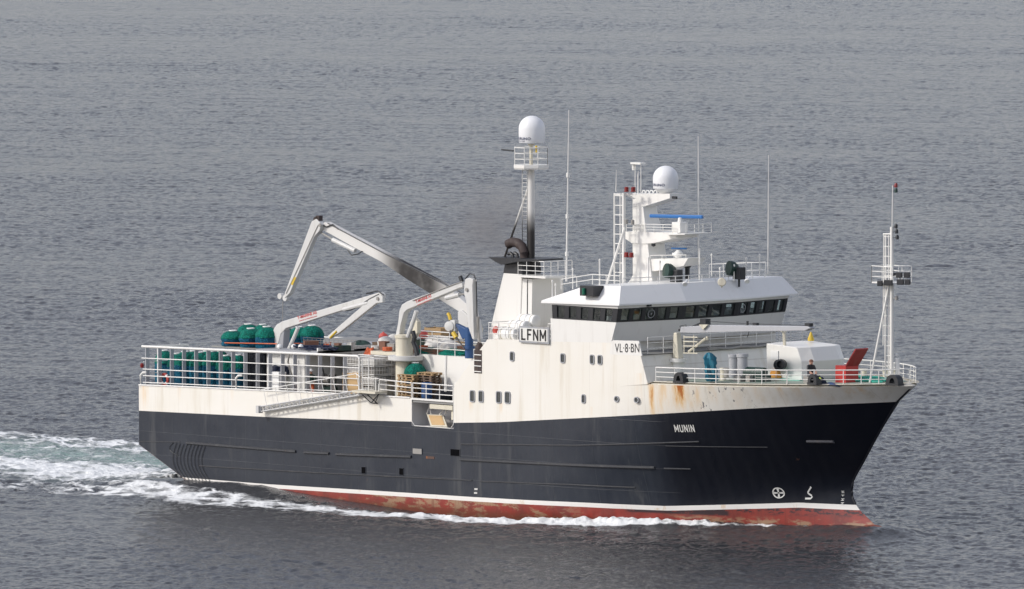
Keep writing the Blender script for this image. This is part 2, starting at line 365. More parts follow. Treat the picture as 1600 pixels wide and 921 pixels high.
def hull_red():
    s=NT('hull_red_antifouling'); o=s.xyz(); x,z=o[0],o[2]
    n1=s.noise(.9,(1,1,.5),6,.7); n2=s.noise(1.6,(.5,1,1.6),6,.7,(5,5,5)); n3=s.noise(2.4,(.5,1,2.0),6,.75,(1,9,5))
    c=s.mix(s.ramp(n1,.35,.7),(.29,.040,.028),(.17,.038,.030))
    band=s.ramp(z,.2,1.0)
    worn=s.ma('MULTIPLY',s.ramp(n2,.50,.58),s.ma('MAXIMUM',s.ma('MULTIPLY',s.ramp(x,12,17),s.ramp(x,36,30)),s.ma('MULTIPLY',s.ramp(x,38,40),s.ramp(z,.9,.5))),clamp=True)
    c=s.mix(s.ma('MULTIPLY',worn,.62),c,(.38,.30,.18)); runs=s.noise(3.5,(1,1,.12),4,.6,(2,2,2)); c=s.mix(s.ma('MULTIPLY',s.ramp(runs,.55,.7),.5),c,(.16,.03,.022)); c=s.mix(s.ramp(z,.55,.05,0,.6),c,(.10,.045,.02))
    blk=s.ma('MULTIPLY',s.ma('MULTIPLY',s.ramp(n3,.50,.55),s.ramp(x,35,37)),s.ramp(z,.8,1.1))
    bp=s.ma('MULTIPLY',s.ma('MULTIPLY',s.ramp(x,36.4,36.8),s.ramp(x,42.6,42.3)),s.ma('MULTIPLY',s.ramp(n3,.38,.44),s.ramp(z,.72,.86))); c=s.mix(s.ma('MULTIPLY',s.ma('MAXIMUM',blk,bp),.9),c,(.02,.02,.025))
    s.bump(n1,.4,.03); return s.out(c,.45)
def stripe_mat():
    s=NT('hull_white_waterline'); st=s.noise(.8,(1,1,.5),5,.7); c=s.mix(s.ramp(st,.58,.72,0,.8),(.78,.76,.72),(.62,.42,.22)); return s.out(c,.45)
M['strake']=paint('toplit_strake_paint',(.045,.048,.054),.45,.4,.2,dirtcol=(.14,.14,.13))  # paler than the hull: the top-lit line of the strakes put into their colour
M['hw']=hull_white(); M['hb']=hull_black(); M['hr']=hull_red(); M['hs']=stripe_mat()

ship=empty('fishing_vessel',(26,0,0),'black and white steel fishing vessel with red bottom under way, seen from its starboard bow','ship')
S=lambda mb,name,mat,parent=None,**k: mb.build(name,mat,parent or ship,**k)
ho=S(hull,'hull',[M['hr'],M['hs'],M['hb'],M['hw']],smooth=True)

# decks
dk=MB()
def deckstrip(mb,x0,x1,z,inset=.02,dz=0,step=.6):
    n=max(1,int((x1-x0)/step)); P=[]
    for i in range(n+1):
        x=lerp(x0,x1,i/n); zz=(z(x) if callable(z) else z)+dz; b=hy(x,zz)-inset; P.append([(x,-b,zz),(x,b,zz)])
    for (a,b),(c,d) in zip(P,P[1:]): mb.add([a,c,d,b],[(0,1,2,3)])
deckstrip(dk,X0+.05,OX0-.05,5.75); S(dk,'aft_deck',M['deckg'])
dk=MB(); dk.box((OX0-.05,-6.45,6.05),(24.5,6.4,6.18)); S(dk,'mid_deck',M['deckg'])
dk=MB(); deckstrip(dk,38.5,XT-.35,zd,.02,-.03,.35); S(dk,'foredeck',M['ledge'])
dk=MB(); deckstrip(dk,39.6,XT-1.3,zd,.95,-.012,.35); S(dk,'foredeck_coating',M['coat'])
# gunwale edge (half-round) along the hull top
for sg in (-1,1):
    gw=MB(); E_=[p for p in HULLROWS[sg][NR-1] if p[0]>39.35]; cx_=44.0
    I_=[]
    for i_,p in enumerate(E_):
        a_=Vector(E_[max(0,i_-1)]); b_=Vector(E_[min(len(E_)-1,i_+1)]); tn_=(b_-a_).normalized(); nn=Vector((tn_.y,-tn_.x,0)).normalized()*(sg)
        q_=Vector(p)+nn*.30; q_.z=p[2]+.16; q_.y=sg*max(0,sg*q_.y); I_.append(q_)
    nn_=len(E_); gw.add(list(E_)+I_,[(i_,i_+1,nn_+i_+1,nn_+i_) if sg<0 else (nn_+i_,nn_+i_+1,i_+1,i_) for i_ in range(nn_-1)]); S(gw,'gunwale',M['ledge2'],smooth=True)
    gw=MB(); gw.tube([(x,sg*6.5,zd(x)) for x in np.linspace(X0,20.9,20)],.05,6); S(gw,'gunwale',M['white'])
# side opening with its recess
rc=MB(); d=1.3; zt0,zb0=6.04,4.72
rc.add([(OX0,-6.5,zb0),(OX1,-6.5,zb0),(OX1,-6.5+d,zb0),(OX0,-6.5+d,zb0),(OX0,-6.5,zt0),(OX1,-6.5,zt0),(OX1,-6.5+d,zt0),(OX0,-6.5+d,zt0)],[(0,1,2,3),(7,6,5,4),(3,2,6,7),(0,3,7,4),(2,1,5,6)])
S(rc,'side_hatch_recess',paint('recess_grey',(.55,.55,.56),.5,.3,.2))
rc=MB(); rc.tube([(OX0+.02,-6.5,6.2),(OX0+.02,-6.5,zb0+.25),(OX0+.25,-6.5,zb0+.02),(OX1-.25,-6.5,zb0+.02),(OX1-.02,-6.5,zb0+.25),(OX1-.02,-6.5,7.0)],.022)
rc.box((OX0,-6.52,6.18),(OX1,-6.40,6.28)); S(rc,'side_hatch_frame',M['white'])
# tilted hauling table inside the opening
tb=MB()
P=[A(662,656,Y=-6.1),A(686,657,Y=-6.0),A(700,674,Y=-6.45),A(675,671,Y=-6.55)]
zmin=4.78
P=[Vector((21.45,-5.75,5.35)),Vector((22.75,-5.75,5.38)),Vector((23.75,-6.42,4.82)),Vector((22.45,-6.42,4.78))]
nrm=(P[1]-P[0]).cross(P[3]-P[0]).normalized()
tb.add(P+[p+nrm*.12 for p in P],[(3,2,1,0),(4,5,6,7),(0,1,5,4),(1,2,6,5),(2,3,7,6),(3,0,4,7)]); ht=S(tb,'hauling_table',M['cream'])
tb=MB(); C=sum(P,Vector())/4; I=[C+(p-C)*.8-nrm*.012 for p in P]; J=[q-nrm*.02 if nrm.z<0 else q for q in I]
sg=-1 if nrm.z<0 else 1
I=[C+(p-C)*.78+(nrm*(-.03) if nrm.z<0 else nrm*.15) for p in P]; tb.add(I+[q-Vector((0,0,.02)) for q in I],[(0,1,2,3),(7,6,5,4),(0,4,5,1),(1,5,6,2),(2,6,7,3),(3,7,4,0)]); S(tb,'table_top',M['ply'],ht)
tb=MB(); tb.tube([P[0],P[0]+Vector((.15,.1,.5))],.03); tb.tube([P[0]+Vector((.15,.1,.5)),P[0]+Vector((.35,0,0))],.03); S(tb,'table_strut',M['white'],ht); tb=MB(); tb.tube([P[1]+Vector((-.3,0,0)),P[1]+Vector((.3,.2,.65))],.03); tb.tube([P[1]+Vector((.1,0,0)),P[1]+Vector((.3,.2,.65))],.03); S(tb,'table_strut',M['white'],ht)
tb=MB(); tb.box((22.4,-6.45,5.75),(24.2,-5.9,6.0)); tb.box((23.95,-6.3,5.2),(24.25,-6.0,5.75)); S(tb,'hatch_bracket',M['cream'])

# rubbing strakes along the side
def strake(pts,w=.10,h=.09,name='rubbing_strake'):
    mb=MB(); P=[]
    zz=zline(pts); xs=np.arange(zz[0][0],zz[-1][0]+.01,.5)
    L=[]
    for x in xs:
        z=interp(x,zz); y=-hy(x,z); L.append([(x,y+.03,z-h),(x,y-w,z-h*.5),(x,y-w,z+h*.5),(x,y+.03,z+h)])
    mb.loft(L); return S(mb,name,M['strake'])
strake([(292,692),(468,706)]); strake([(476,707),(520,709)]); strake([(526,710),(643,714)])
strake([(720,694),(900,696),(1098,690)],.05,.05); strake([(720,718),(1035,731)]); strake([(1038,732),(1080,733)],.05,.05)
strake([(312,728),(480,738),(640,746),(742,751)],.05,.045); strake([(750,752),(885,757),(1000,762)],.05,.045)
strake([(217,690),(290,691)],.03,.03); strake([(1040,697),(1200,699)],.03,.03)
for k in range(10):
    mb=MB(); px=268+k*4.6; P=[]
    for j in range(8):
        t=j/7; q=(px+3-9*math.sin(t*2.6)+13*t*t, 692+k*.6+t*(20 if k==0 else 56))
        p=A(q[0]+k*1.0,q[1],Y=-6.5)
        if p.z>zcut(p.x)+.03: P.append((p.x,-6.54,p.z))
    if len(P)>1: mb.tube(P,.016,6); S(mb,'stern_fender_bar',M['black'])
# discharge ports and small openings in the black side
for (x0,y0,x1,y1,mt) in [(704,701,719,714,'black'),(645,700,660,711,'steel'),(624,731,631,743,'black'),(565,729,572,741,'black')]:
    p=A(x0,y0,Y=-6.5); q=A(x1,y1,Y=-6.5); mb=MB(); mb.box((p.x,-6.53,q.z),(q.x,-6.47,p.z)); fr=S(mb,'discharge_port',M['hb'])
    mb=MB(); mb.box((p.x+.03,-6.537,q.z+.03),(q.x-.03,-6.5,p.z-.03)); S(mb,'port_opening',M['hole'] if mt=='black' else M[mt],fr)
mb=MB(); p=A(672,715,Y=-6.5); mb.box((p.x-.3,-6.52,p.z-.08),(p.x+.35,-6.49,p.z+.06)); S(mb,'rusty_patch',paint('rust_patch',(.10,.055,.04),.7,.5,.6))
# anchor pocket ledge near the stem
mb=MB(); zz=zline([(1262,690),(1303,690)]); x0,z0=zz[0]; x1,z1=zz[1]
mb.loft([[(x,-hy(x,z0)+.05,z0-.1),(x,-hy(x,z0)-.13,z0-.04),(x,-hy(x,z0)-.13,z0+.05),(x,-hy(x,z0)+.05,z0+.1)] for x in np.linspace(x0,x1,8)]); S(mb,'anchor_ledge',M['ledged'])
# stem bar
mb=MB(); mb.tube([(stem(z)-.02,0,z) for z in np.linspace(1.6,8.0,22)],.07,8); S(mb,'stem_bar',M['hb'])

GL={'L':[[(0,1),(0,0),(1,0)]],'F':[[(0,0),(0,1),(1,1)],[(0,.52),(.8,.52)]],'N':[[(0,0),(0,1),(1,0),(1,1)]],'M':[[(0,0),(0,1),(.5,.25),(1,1),(1,0)]],'U':[[(0,1),(0,.2),(.2,0),(.8,0),(1,.2),(1,1)]],'I':[[(.5,0),(.5,1)]],'R':[[(0,0),(0,1),(.8,1),(1,.85),(1,.6),(.8,.45),(0,.45)],[(.5,.45),(1,0)]],'O':[[(.2,0),(.8,0),(1,.2),(1,.8),(.8,1),(.2,1),(0,.8),(0,.2),(.2,0)]]}
def stroke_text(name,txt,fn,W_,H_,mat,parent,th=.16,gap=.35):
    """block letters drawn as bars; W_,H_ = real width and height in metres"""
    wd={'I':.25,'M':1.25,'L':.85,'F':.85}; tot=sum(wd.get(c,1) for c in txt)+gap*(len(txt)-1); u0=0; mb=MB()
    for c in txt:
        w=wd.get(c,1); e_=th*.5
        for st in GL[c]:
            for (a0,b0),(a1,b1) in zip(st,st[1:]):
                P=[]; x_a,y_a,x_b,y_b=(u0+e_+a0*(w-2*e_))/tot*W_,(.08+b0*.84)*H_,(u0+e_+a1*(w-2*e_))/tot*W_,(.08+b1*.84)*H_
                L_=math.hypot(x_b-x_a,y_b-y_a); dx_,dy_=(x_b-x_a)/L_,(y_b-y_a)/L_; hw=th*H_*.42
                x_a-=dx_*hw*.8; y_a-=dy_*hw*.8; x_b+=dx_*hw*.8; y_b+=dy_*hw*.8
                mb.add([fn((x_a+dy_*hw)/W_,(y_a-dx_*hw)/H_),fn((x_b+dy_*hw)/W_,(y_b-dx_*hw)/H_),fn((x_b-dy_*hw)/W_,(y_b+dx_*hw)/H_),fn((x_a-dy_*hw)/W_,(y_a+dx_*hw)/H_)],[(0,1,2,3)])
        u0+=w+gap
    return mb.build(name,mat,parent)
mb=MB(); mb.lathe([(.50,-4.0),(.54,-2.4),(.52,-1.4),(.44,-.7),(.28,-.2),(.02,0)],(51.35,0,.05),16,ax=(1,0,.0)); S(mb,'bulbous_bow',paint('worn_bulb_paint',(.22,.06,.04),.6,.6,.6,dirtcol=(.30,.24,.12),sc=2),smooth=True)
# lettering on the hull
def on_hull(px0,py0,px1,py1):
    a=zline([(px0,py1)])[0]; b=zline([(px1,py1)])[0]; c=zline([(px0,py0)])[0]
    def fn(u,v):
        x=lerp(a[0],b[0],u); z=lerp(a[1],b[1],u)+v*(c[1]-a[1]); return (x+.012,-hy(x,z)-.03,z)
    return fn
stroke_text('ship_name','MUNIN',on_hull(1055.5,664,1086.5,675.5),1.5,.40,M['markw'],ship,.19,.38)
# thruster and bulb symbols, draught marks
fn=on_hull(1208,762,1227,779)
def ring(fn,r0,r1,mb,n=28,c=(.5,.5)):
    vs=[]; 
    for i in range(n):
        a=2*math.pi*i/n
        for r in (r0,r1): vs.append(fn(c[0]+r*math.cos(a),c[1]+r*math.sin(a)))
    mb.add(vs,[(2*i,2*i+1,(2*i+3)%(2*n),(2*i+2)%(2*n)) for i in range(n)])
mb=MB(); ring(fn,.40,.5,mb)
for a in range(4):
    t=a*math.pi/2; c_,s_=math.cos(t),math.sin(t)
    q=[(.5+c_*.06-s_*.05,.5+s_*.06+c_*.05),(.5+c_*.38-s_*.10,.5+s_*.38+c_*.10),(.5+c_*.38+s_*.10,.5+s_*.38-c_*.10),(.5+c_*.06+s_*.05,.5+s_*.06-c_*.05)]
    mb.add([fn(*k) for k in q],[(3,2,1,0)])
S(mb,'bow_thruster_mark',M['markw'])
fn=on_hull(1258,761,1270,780); mb=MB()
def stroke(fn,pts,w,mb):
    for (a,b),(c,d) in zip(pts,pts[1:]):
        L=math.hypot(c-a,d-b); nx,ny=-(d-b)/L*w,(c-a)/L*w
        mb.add([fn(a-nx,b-ny),fn(c-nx,d-ny),fn(c+nx,d+ny),fn(a+nx,b+ny)],[(0,1,2,3)])
stroke(fn,[(.95,1.0),(.35,.50),(.95,.22),(.75,.04),(.02,.04)],.075,mb); S(mb,'bulb_mark',M['markw'])
mb=MB()
for i,(px,py) in enumerate([(1317.5,769),(1317,775),(1316.5,781),(1316,787)]):
    f=on_hull(px-2.3,py-1.6,px+2.3,py+1.6); stroke(f,[(0,.9),(1,.9)],.14,mb); stroke(f,[(0,.1),(1,.1)],.14,mb); stroke(f,[(.5,0),(.5,1)],.12,mb); S(mb,'draught_mark',M['markw']); mb=MB()
for i,(px,py) in enumerate([(744,764.5),(743.5,770.5)]):
    f=on_hull(px-2.5,py-1.3,px+2.5,py+1.3); stroke(f,[(0,.8),(1,.8)],.2,mb); stroke(f,[(0,.2),(1,.2)],.2,mb); S(mb,'draught_mark',M['markw']); mb=MB()

# ------------------------------------------------------------ superstructure
a=lambda px,py:(lambda p:(p.x,p.z))(A(px,py,Y=-6.5))
prof=[(24.352,zd(24.4)-.02),(26.99,9.80),(32.0,9.98),(36.5,10.16),(36.5,9.42),(38.74,9.45),(39.30,7.95),(36,7.70),(30,7.45)]
sup=MB()
sidep=[(24.352,7.1),(26.99,9.80),(32.0,9.98),(36.5,10.16),(36.5,9.47),(38.74,9.45),(39.28,7.93),(36,7.6),(30,7.3)]
sup.prism(sidep,-6.497,6.497); SUP=S(sup,'superstructure',M['hw'])
lo=MB(); lo.box((24.36,-6.45,5.2),(24.5,6.4,7.3)); S(lo,'superstructure_bulkhead',M['white'])
# bulwark plate carrying the registration
pl=MB(); pl.prism([a(958,532),a(998,533),a(1003,556.5),(36.4,9.42),(36.52,10.1)],-6.50,-6.44); bp=S(pl,'registration_plate',M['white'])
def flat(px0,py0,px1,py1,Y):
    p=A(px0,py1,Y=-6.5); q=A(px1,py1,Y=-6.5); r=A(px0,py0,Y=-6.5)
    p2=A(px1,py0,Y=-6.5)
    return lambda u,v:(lerp(p.x,q.x,u),Y,lerp(p.z,q.z,u)+v*lerp(r.z-p.z,p2.z-q.z,u))
lettering('registration_number','VL·8·BN',flat(961,537,999,551,-6.515),M['markb'],bp,.0,1.05)
# call sign board
p0=A(811,512,Y=-6.62); p1=A(857,536,Y=-6.62)
zz0=A(811,534.5,Y=-6.62).z; mb=MB()
L=A(811,535,Y=-6.62); Rr=A(857.5,538,Y=-6.62); h=A(811,509.5,Y=-6.62).z-L.z
mb.loft([[(L.x,y,L.z),(Rr.x,y,Rr.z),(Rr.x,y,Rr.z+h),(L.x,y,L.z+h)] for y in (-6.62,-6.54)]); cs=S(mb,'call_sign_board',M['grey'])
ins=.09; mb=MB(); mb.loft([[(L.x+ins,y,L.z+ins),(Rr.x-ins,y,Rr.z+ins),(Rr.x-ins,y,Rr.z+h-ins),(L.x+ins,y,L.z+h-ins)] for y in (-6.632,-6.60)]); S(mb,'board_face',M['markw'],cs)
stroke_text('call_sign','LFNM',lambda u,v:(lerp(L.x+.2,Rr.x-.2,u),-6.645,lerp(L.z,Rr.z,u)+.13+v*(h-.26)),Rr.x-L.x-.4,h-.26,M['markb'],cs,.19,.36)
# windows of the side
def rrect(cx,cz,w,h,r,n=4):
    P=[]
    for (sx,sz,a0) in ((1,1,0),(-1,1,90),(-1,-1,180),(1,-1,270)):
        for i in range(n+1):
            t=R(a0+90*i/n); P.append((cx+sx*(w/2-r)+r*math.cos(t),cz+sz*(h/2-r)+r*math.sin(t)))
    return P
def window(px0,py0,px1,py1,Y=-6.5,round_=False):
    p=A(px0,py0,Y=Y); q=A(px1,py1,Y=Y); cx,cz=(p.x+q.x)/2,(p.z+q.z)/2; w=abs(q.x-p.x); h=abs(p.z-q.z); r=.12 if not round_ else min(w,h)/2-.001
    o=rrect(cx,cz,w,h,r); i=rrect(cx,cz,w-.11,h-.11,max(.05,r-.05)); n=len(o)
    mb=MB(); vs=[(x,Y-.045,z) for x,z in o]+[(x,Y-.045,z) for x,z in i]+[(x,Y+.02,z) for x,z in o]+[(x,Y+.02,z) for x,z in i]
    fs=[]
    for k in range(n):
        j=(k+1)%n; fs+=[(k,n+k,n+j,j),(2*n+k,k,j,2*n+j),(n+k,3*n+k,3*n+j,n+j)]
    mb.add(vs,fs); wf=S(mb,'window',M['grey'])
    # pane set back inside the frame
    mb=MB(); mb.prism(i,Y-.012,Y+.02); S(mb,'window_pane',M['pane'],wf)
for w in [(797,549,804,565),(876,552,883.5,568),(922,554,929,570),(934,554.5,941.5,570.5),(734.5,609.5,742.5,629),(748,610,756,629.5),(775.5,611,784,631),(789,611.5,798,631.5)]: window(*w)
window(909,616,915.5,631); window(960,618.5,967.5,629,round_=True); window(991,620,998.5,630.5,round_=True)
# ladder recess at the aft slope
mb=MB(); p=A(741,554,Y=-6.5); q=A(753,584,Y=-6.5); mb.box((p.x,-6.51,q.z),(q.x,-6.49,p.z+.25)); lr=S(mb,'ladder_recess',M['soot'],SUP)
mb=MB()
for i in range(4): zz=lerp(q.z,p.z+.2,(i+.3)/4); mb.tube([(p.x+.03,-6.54,zz),(q.x-.02,-6.54,zz)],.03)
S(mb,'rung',M['rail'],SUP)

# plan outline of wheelhouse, with faceted front
PW=.30
def plan(Xa,Xf,W_,z0,zf=None,f=.7,yb=2.2,raise_=0):
    zf=z0 if zf is None else zf
    return [(Xa,-W_,z0),(Xf,-W_,zf),(Xf+f,-yb,zf),(Xf+f,yb,zf),(Xf,W_+PW,zf),(Xa,W_+PW,z0)]
ZW0,ZW1,ZW2,ZW3=9.9,11.19,11.93,12.10
wh=MB(); wh.loft([plan(31.9,36.5,6.499,ZW0,ZW0+.15),plan(31.9,36.92,6.52,ZW1)]); WH=S(wh,'wheelhouse',M['white'])
# window band: sill, header, posts, glass
sill=plan(32.05,36.92,6.52,ZW1); head=plan(32.05,37.09,6.56,ZW2)
def band(i,u,v,out=0):
    a_,b_=Vector(sill[i]),Vector(sill[(i+1)%6]); c_,d_=Vector(head[i]),Vector(head[(i+1)%6]); p=a_.lerp(b_,u).lerp(c_.lerp(d_,u),v)
    nrm=(b_-a_).cross(Vector((0,0,1))).normalized(); return p+nrm*out
def bandbox(mb,i,u0,u1,v0,v1,o0,o1,slant=0,mi=0):
    P=[band(i,u,v,o) for o in (o0,o1) for (u,v) in ((u0,v0),(u1,v0),(u1+slant,v1),(u0+slant,v1))]
    mb.add(P,[(3,2,1,0),(4,5,6,7),(0,1,5,4),(1,2,6,5),(2,3,7,6),(3,0,4,7)],mi)
fr=MB(); cnt={0:5,1:5,2:4,3:5,4:5,5:3}
for i in range(6):
    n=cnt[i]
    if i==5: bandbox(fr,i,0,1,0,1,-.06,0); continue
    bandbox(fr,i,0,1,-.02,.07,-.08,.012); bandbox(fr,i,0,1,.92,1.02,-.08,.012)
    for k in range(n+1):
        w=.075 if i in(0,4) else .062; u=lerp(w/2,1-w/2,k/n); bandbox(fr,i,u-w/2,u+w/2,.07,.92,-.16,.012)
FR=S(fr,'window_band_frame',M['black'],WH)
for i in range(5):
    n=cnt[i]
    for k in range(n):
        w=.075 if i in(0,4) else .062; u0=lerp(w/2,1-w/2,k/n)+w/2; u1=lerp(w/2,1-w/2,(k+1)/n)-w/2
        mb=MB(); bandbox(mb,i,u0,u1,.07,.92,-.05,-.042); S(mb,'wheelhouse_window',M['glass'],WH)
# clear-view screens
mb=MB()
for i,u in ((1,.52),(3,.10)):
    P=[]; n=20; c_=band(i,u,.5,.03)
    e=(band(i,1,.5)-band(i,0,.5)).normalized(); up=(band(i,u,1)-band(i,u,0)).normalized()
    for r0,r1 in ((.20,.24),(.0,.05)):
        vs=[]
        for k in range(n):
            t=2*math.pi*k/n
            for r in (r0,r1): vs.append(c_+e*r*math.cos(t)+up*r*math.sin(t))
        mb.add(vs,[(2*k,2*k+1,(2*k+3)%(2*n),(2*k+2)%(2*n)) for k in range(n)])
S(mb,'clear_view_screen',M['grey'],WH)
# interior: floor, consoles, chairs silhouettes
mb=MB(); mb.loft([plan(32.2,36.6,6.3,ZW1-.02),plan(32.2,36.6,6.3,ZW1+.01)]); S(mb,'wheelhouse_floor',M['black'],WH)
mb=MB()
for y in (-5.5,-4,-1.5,0.2,2.0,4.4): mb.cbox((36.0+random.uniform(-.3,.5),y,ZW1+.12),(.5,1.2,.26))
for y in (-3.2,-.6,2.6): mb.cbox((34.6,y,ZW1+.25),(.5,.5,.5)); 
mb.box((32.4,-1.5,ZW1),(33.0,4.0,ZW2-.05)); S(mb,'bridge_console',M['grey'],WH)
# header, soffit, roof
mb=MB(); mb.loft([plan(31.95,37.10,6.58,ZW2),plan(31.95,37.14,6.60,ZW3)]); S(mb,'window_header',M['white'],WH)
e=A(852,473,Y=-6.75); 
mb=MB()
eave=lambda z,k=0:[(31.35+k,-6.72+k,z-.10),(37.32-k,-6.72+k,z),(38.05-k,-2.2,z),(38.05-k,2.2,z),(37.32-k,7.45-k,z),(31.35+k,7.45-k,z-.10)]
mid=lambda z:[(31.4,-6.71,z-.05),(37.32,-6.71,z),(38.04,-2.2,z),(38.04,2.2,z),(37.32,7.44,z),(31.4,7.44,z-.05)]
ZR=13.12
top=[(34.3,-6.1,ZR-.06),(36.75,-6.0,ZR),(37.4,-2.1,ZR),(37.4,2.1,ZR),(36.75,6.75,ZR),(34.3,6.85,ZR-.06)]
mb.loft([eave(12.10,.25),eave(12.10),mid(12.19),top]); S(mb,'wheelhouse_roof',M['roof'],WH)
# nav light box, side lights
p=A(914,446,Y=-6.5); q=A(935,463,Y=-6.5)
mb=MB(); mb.box((p.x,-6.90,q.z),(q.x,-6.1,p.z)); nb=S(mb,'navigation_light_screen',M['black'],WH)
mb=MB(); mb.lathe([(.0,0),(.11,0),(.11,.34),(0,.36)],((p.x+q.x)/2-.15,-6.95,q.z+.08),10); S(mb,'navigation_light',M['greenl'],WH,smooth=True)
# rail round the roof
mb=MB(); rz=ZR-.03
rail(mb,[(31.9,-6.35,12.3),(31.9,-6.35,12.9)],.0,1) if False else None
rail(mb,[(32.2,-6.0,12.75),(34.3,-5.7,rz),(36.4,-5.7,rz)],.55,2,1.1,.022,.026)
rail(mb,[(36.5,-5.6,rz),(37.1,-2.1,rz),(37.1,2.1,rz),(36.5,5.6,rz)],.42,2,1.15,.02,.024)
rail(mb,[(32.0,5.9,12.8),(36.4,5.8,rz)],.85,2,1.1,.022,.026)
S(mb,'roof_rail',M['rail'],WH)
# funnel
FY=-4.2
def fz(px,py,Y=FY):
    p=A(px,py,Y=Y); return p
b0,b1=fz(762,522),fz(812,522); m0,m1=fz(786.5,427),fz(815.5,428); t0,t1=fz(790,405),fz(816,405)
D_=[(b0.x,b1.x,9.6),(m0.x,m1.x,m0.z),(t0.x,t1.x,t0.z)]
fu=MB()
def fl(x0,x1,z,yw): return [(x0,FY,z),(x1,FY,z),(x1,FY+yw,z),(x0,FY+yw,z)]
fu.loft([fl(D_[0][0],D_[0][1],D_[0][2],1.7),fl(D_[1][0],D_[1][1],D_[1][2],1.5)],0); FU=S(fu,'funnel',M['white'],bevel=.04)
fu=MB(); fu.loft([fl(D_[1][0]-.005,D_[1][1]+.005,D_[1][2]+.002,1.51),fl(D_[2][0],D_[2][1],D_[2][2],1.4)]); S(fu,'funnel_band',M['black'],FU)
# black cowl on top, sticking out aft
fu=MB(); c1=fz(773,403); c2=fz(792,413); c3=fz(848,402)
fu.prism([(c1.x-.15,c1.z+.04),(c3.x,c1.z+.06),(c3.x,c1.z-.03),(D_[2][1],c1.z-.12),(D_[2][0],c1.z-.34),(c1.x+.35,c1.z-.18)],FY-.35,FY+1.6); S(fu,'funnel_cowl',M['black'],FU)
fu=MB(); p=lambda px,py:A(px,py,Y=FY+.5)
pts=[p(819,407),p(819,395),p(816,386),p(809,380),p(801,378.5),p(794,382)]
fu.tube(pts,.27,12); S(fu,'exhaust_pipe',M['soot'],FU,smooth=True)
fu=MB(); fu.tube([p(802,404),p(801,399),p(798,396),p(794,397)],.10,8); fu.tube([p(809,403),p(808,398),p(805,396),p(803,396)],.10,8); S(fu,'small_exhaust_pipe',M['black'],FU,smooth=True)
# second casing forward of the funnel, with narrow dark slot
fu=MB(); x1=D_[1][1]+.06; fu.loft([fl(D_[0][1]+.05,A(850,500,Y=-3.2).x,9.6,2.6),fl(x1,x1+.75,m0.z-.25,2.4)]); S(fu,'engine_casing',M['white'],FU)
fu=MB(); xs_=D_[0][1]+.55; fu.loft([[(xs_,FY-.02,9.7),(xs_+.07,FY-.02,9.7),(xs_+.07,FY+.1,9.7),(xs_,FY+.1,9.7)],[(D_[1][1]+.42,FY-.02,m0.z-.3),(D_[1][1]+.47,FY-.02,m0.z-.3),(D_[1][1]+.47,FY+.1,m0.z-.3),(D_[1][1]+.42,FY+.1,m0.z-.3)]]); S(fu,'casing_seam',M['black'],FU)  # dark casing seam, drawn as a thin black strip
# funnel platform with rail
fu=MB(); pp=[A(818,430,Y=-4.4),A(850,428,Y=-4.4)]; zpl=pp[0].z
fu.box((D_[1][1]-.1,-4.6,zpl-.12),(A(852,429,Y=-4.6).x,-2.2,zpl)); rail(fu,[(D_[1][1],-4.5,zpl),(A(850,429,Y=-4.5).x,-4.5,zpl),(A(850,429,Y=-4.5).x,-2.3,zpl)],.8,3,.6,.02,.025); S(fu,'funnel_platform',M['rail'],FU)

# main mast with radome
MY=-3.4
def radome(cx,cy,z0,r,h,parent,name='radome',neck=True):
    mb=MB(); pr=[(r*.45,-.02),(r*.95,0),(r*.985,.05),(r,(h-r)*.7)]
    for i in range(11): t=math.pi/2*i/10; pr.append((r*math.cos(t)+.001,h-r+r*math.sin(t)))
    mb.lathe(pr,(cx,cy,z0),28); o=S(mb,name,M['dome'],parent,smooth=True); return o
mt=MB(); mb0=A(829,420,Y=MY); ms=A(830,262,Y=MY); mx=A(830,340,Y=MY).x
sootm=sootmat('mast_soot',A(829,364,Y=MY).z,A(829,322,Y=MY).z,2)
mt.lathe([(.21,9.8),(.20,A(829,300,Y=MY).z),(.17,ms.z)],(mx,MY,0),12); MM=S(mt,'main_mast',sootm,smooth=True)
pz=A(830,262,Y=MY).z; oc=lambda r,z:[(mx+r*math.cos(R(22.5+45*i)),MY+r*math.sin(R(22.5+45*i)),z) for i in range(8)]
mt=MB(); mt.loft([oc(1.0,pz-.08),oc(1.04,pz),oc(1.04,pz+.16)]); ml=[Vector(q) for q in oc(.98,pz+.16)]
rail(mt,ml+[ml[0]],.95,3,.8,.022,.028); S(mt,'mast_platform',M['white'],MM)
mt=MB(); mt.lathe([(.10,0),(.10,1.1),(.2,1.15),(.2,1.2)],(mx,MY,pz+.1),10); S(mt,'radome_post',M['cream'],MM,smooth=True)
rd=A(831,223,Y=MY); radome(rd.x,MY,rd.z,.73,1.48,MM)
def dome_text(txt,cx,cy,r,z,h,ang0,ang1,mat,parent,name='radome_lettering'):
    lettering(name,txt,lambda u,v:(cx+(r+.012)*math.cos(lerp(ang0,ang1,u)),cy+(r+.012)*math.sin(lerp(ang0,ang1,u)),z+v*h),mat,parent,.02,1.15)
dome_text('FURUNO',rd.x,MY,.735,rd.z+.16,.15,R(-130),R(-50),M['markn'],MM)
dome_text('FELCOM',rd.x,MY,.715,rd.z+.06,.06,R(-122),R(-78),M['markn'],MM)
mt=MB(); ladder(mt,(mx-.30,MY-.2,A(829,430,Y=MY).z),(mx-.30,MY-.2,pz-.05),.38,(1,0,0),26,.02); S(mt,'mast_ladder',sootm,MM)
stb=sootmat('stay_soot',A(829,360,Y=MY).z,A(829,340,Y=MY).z,2)
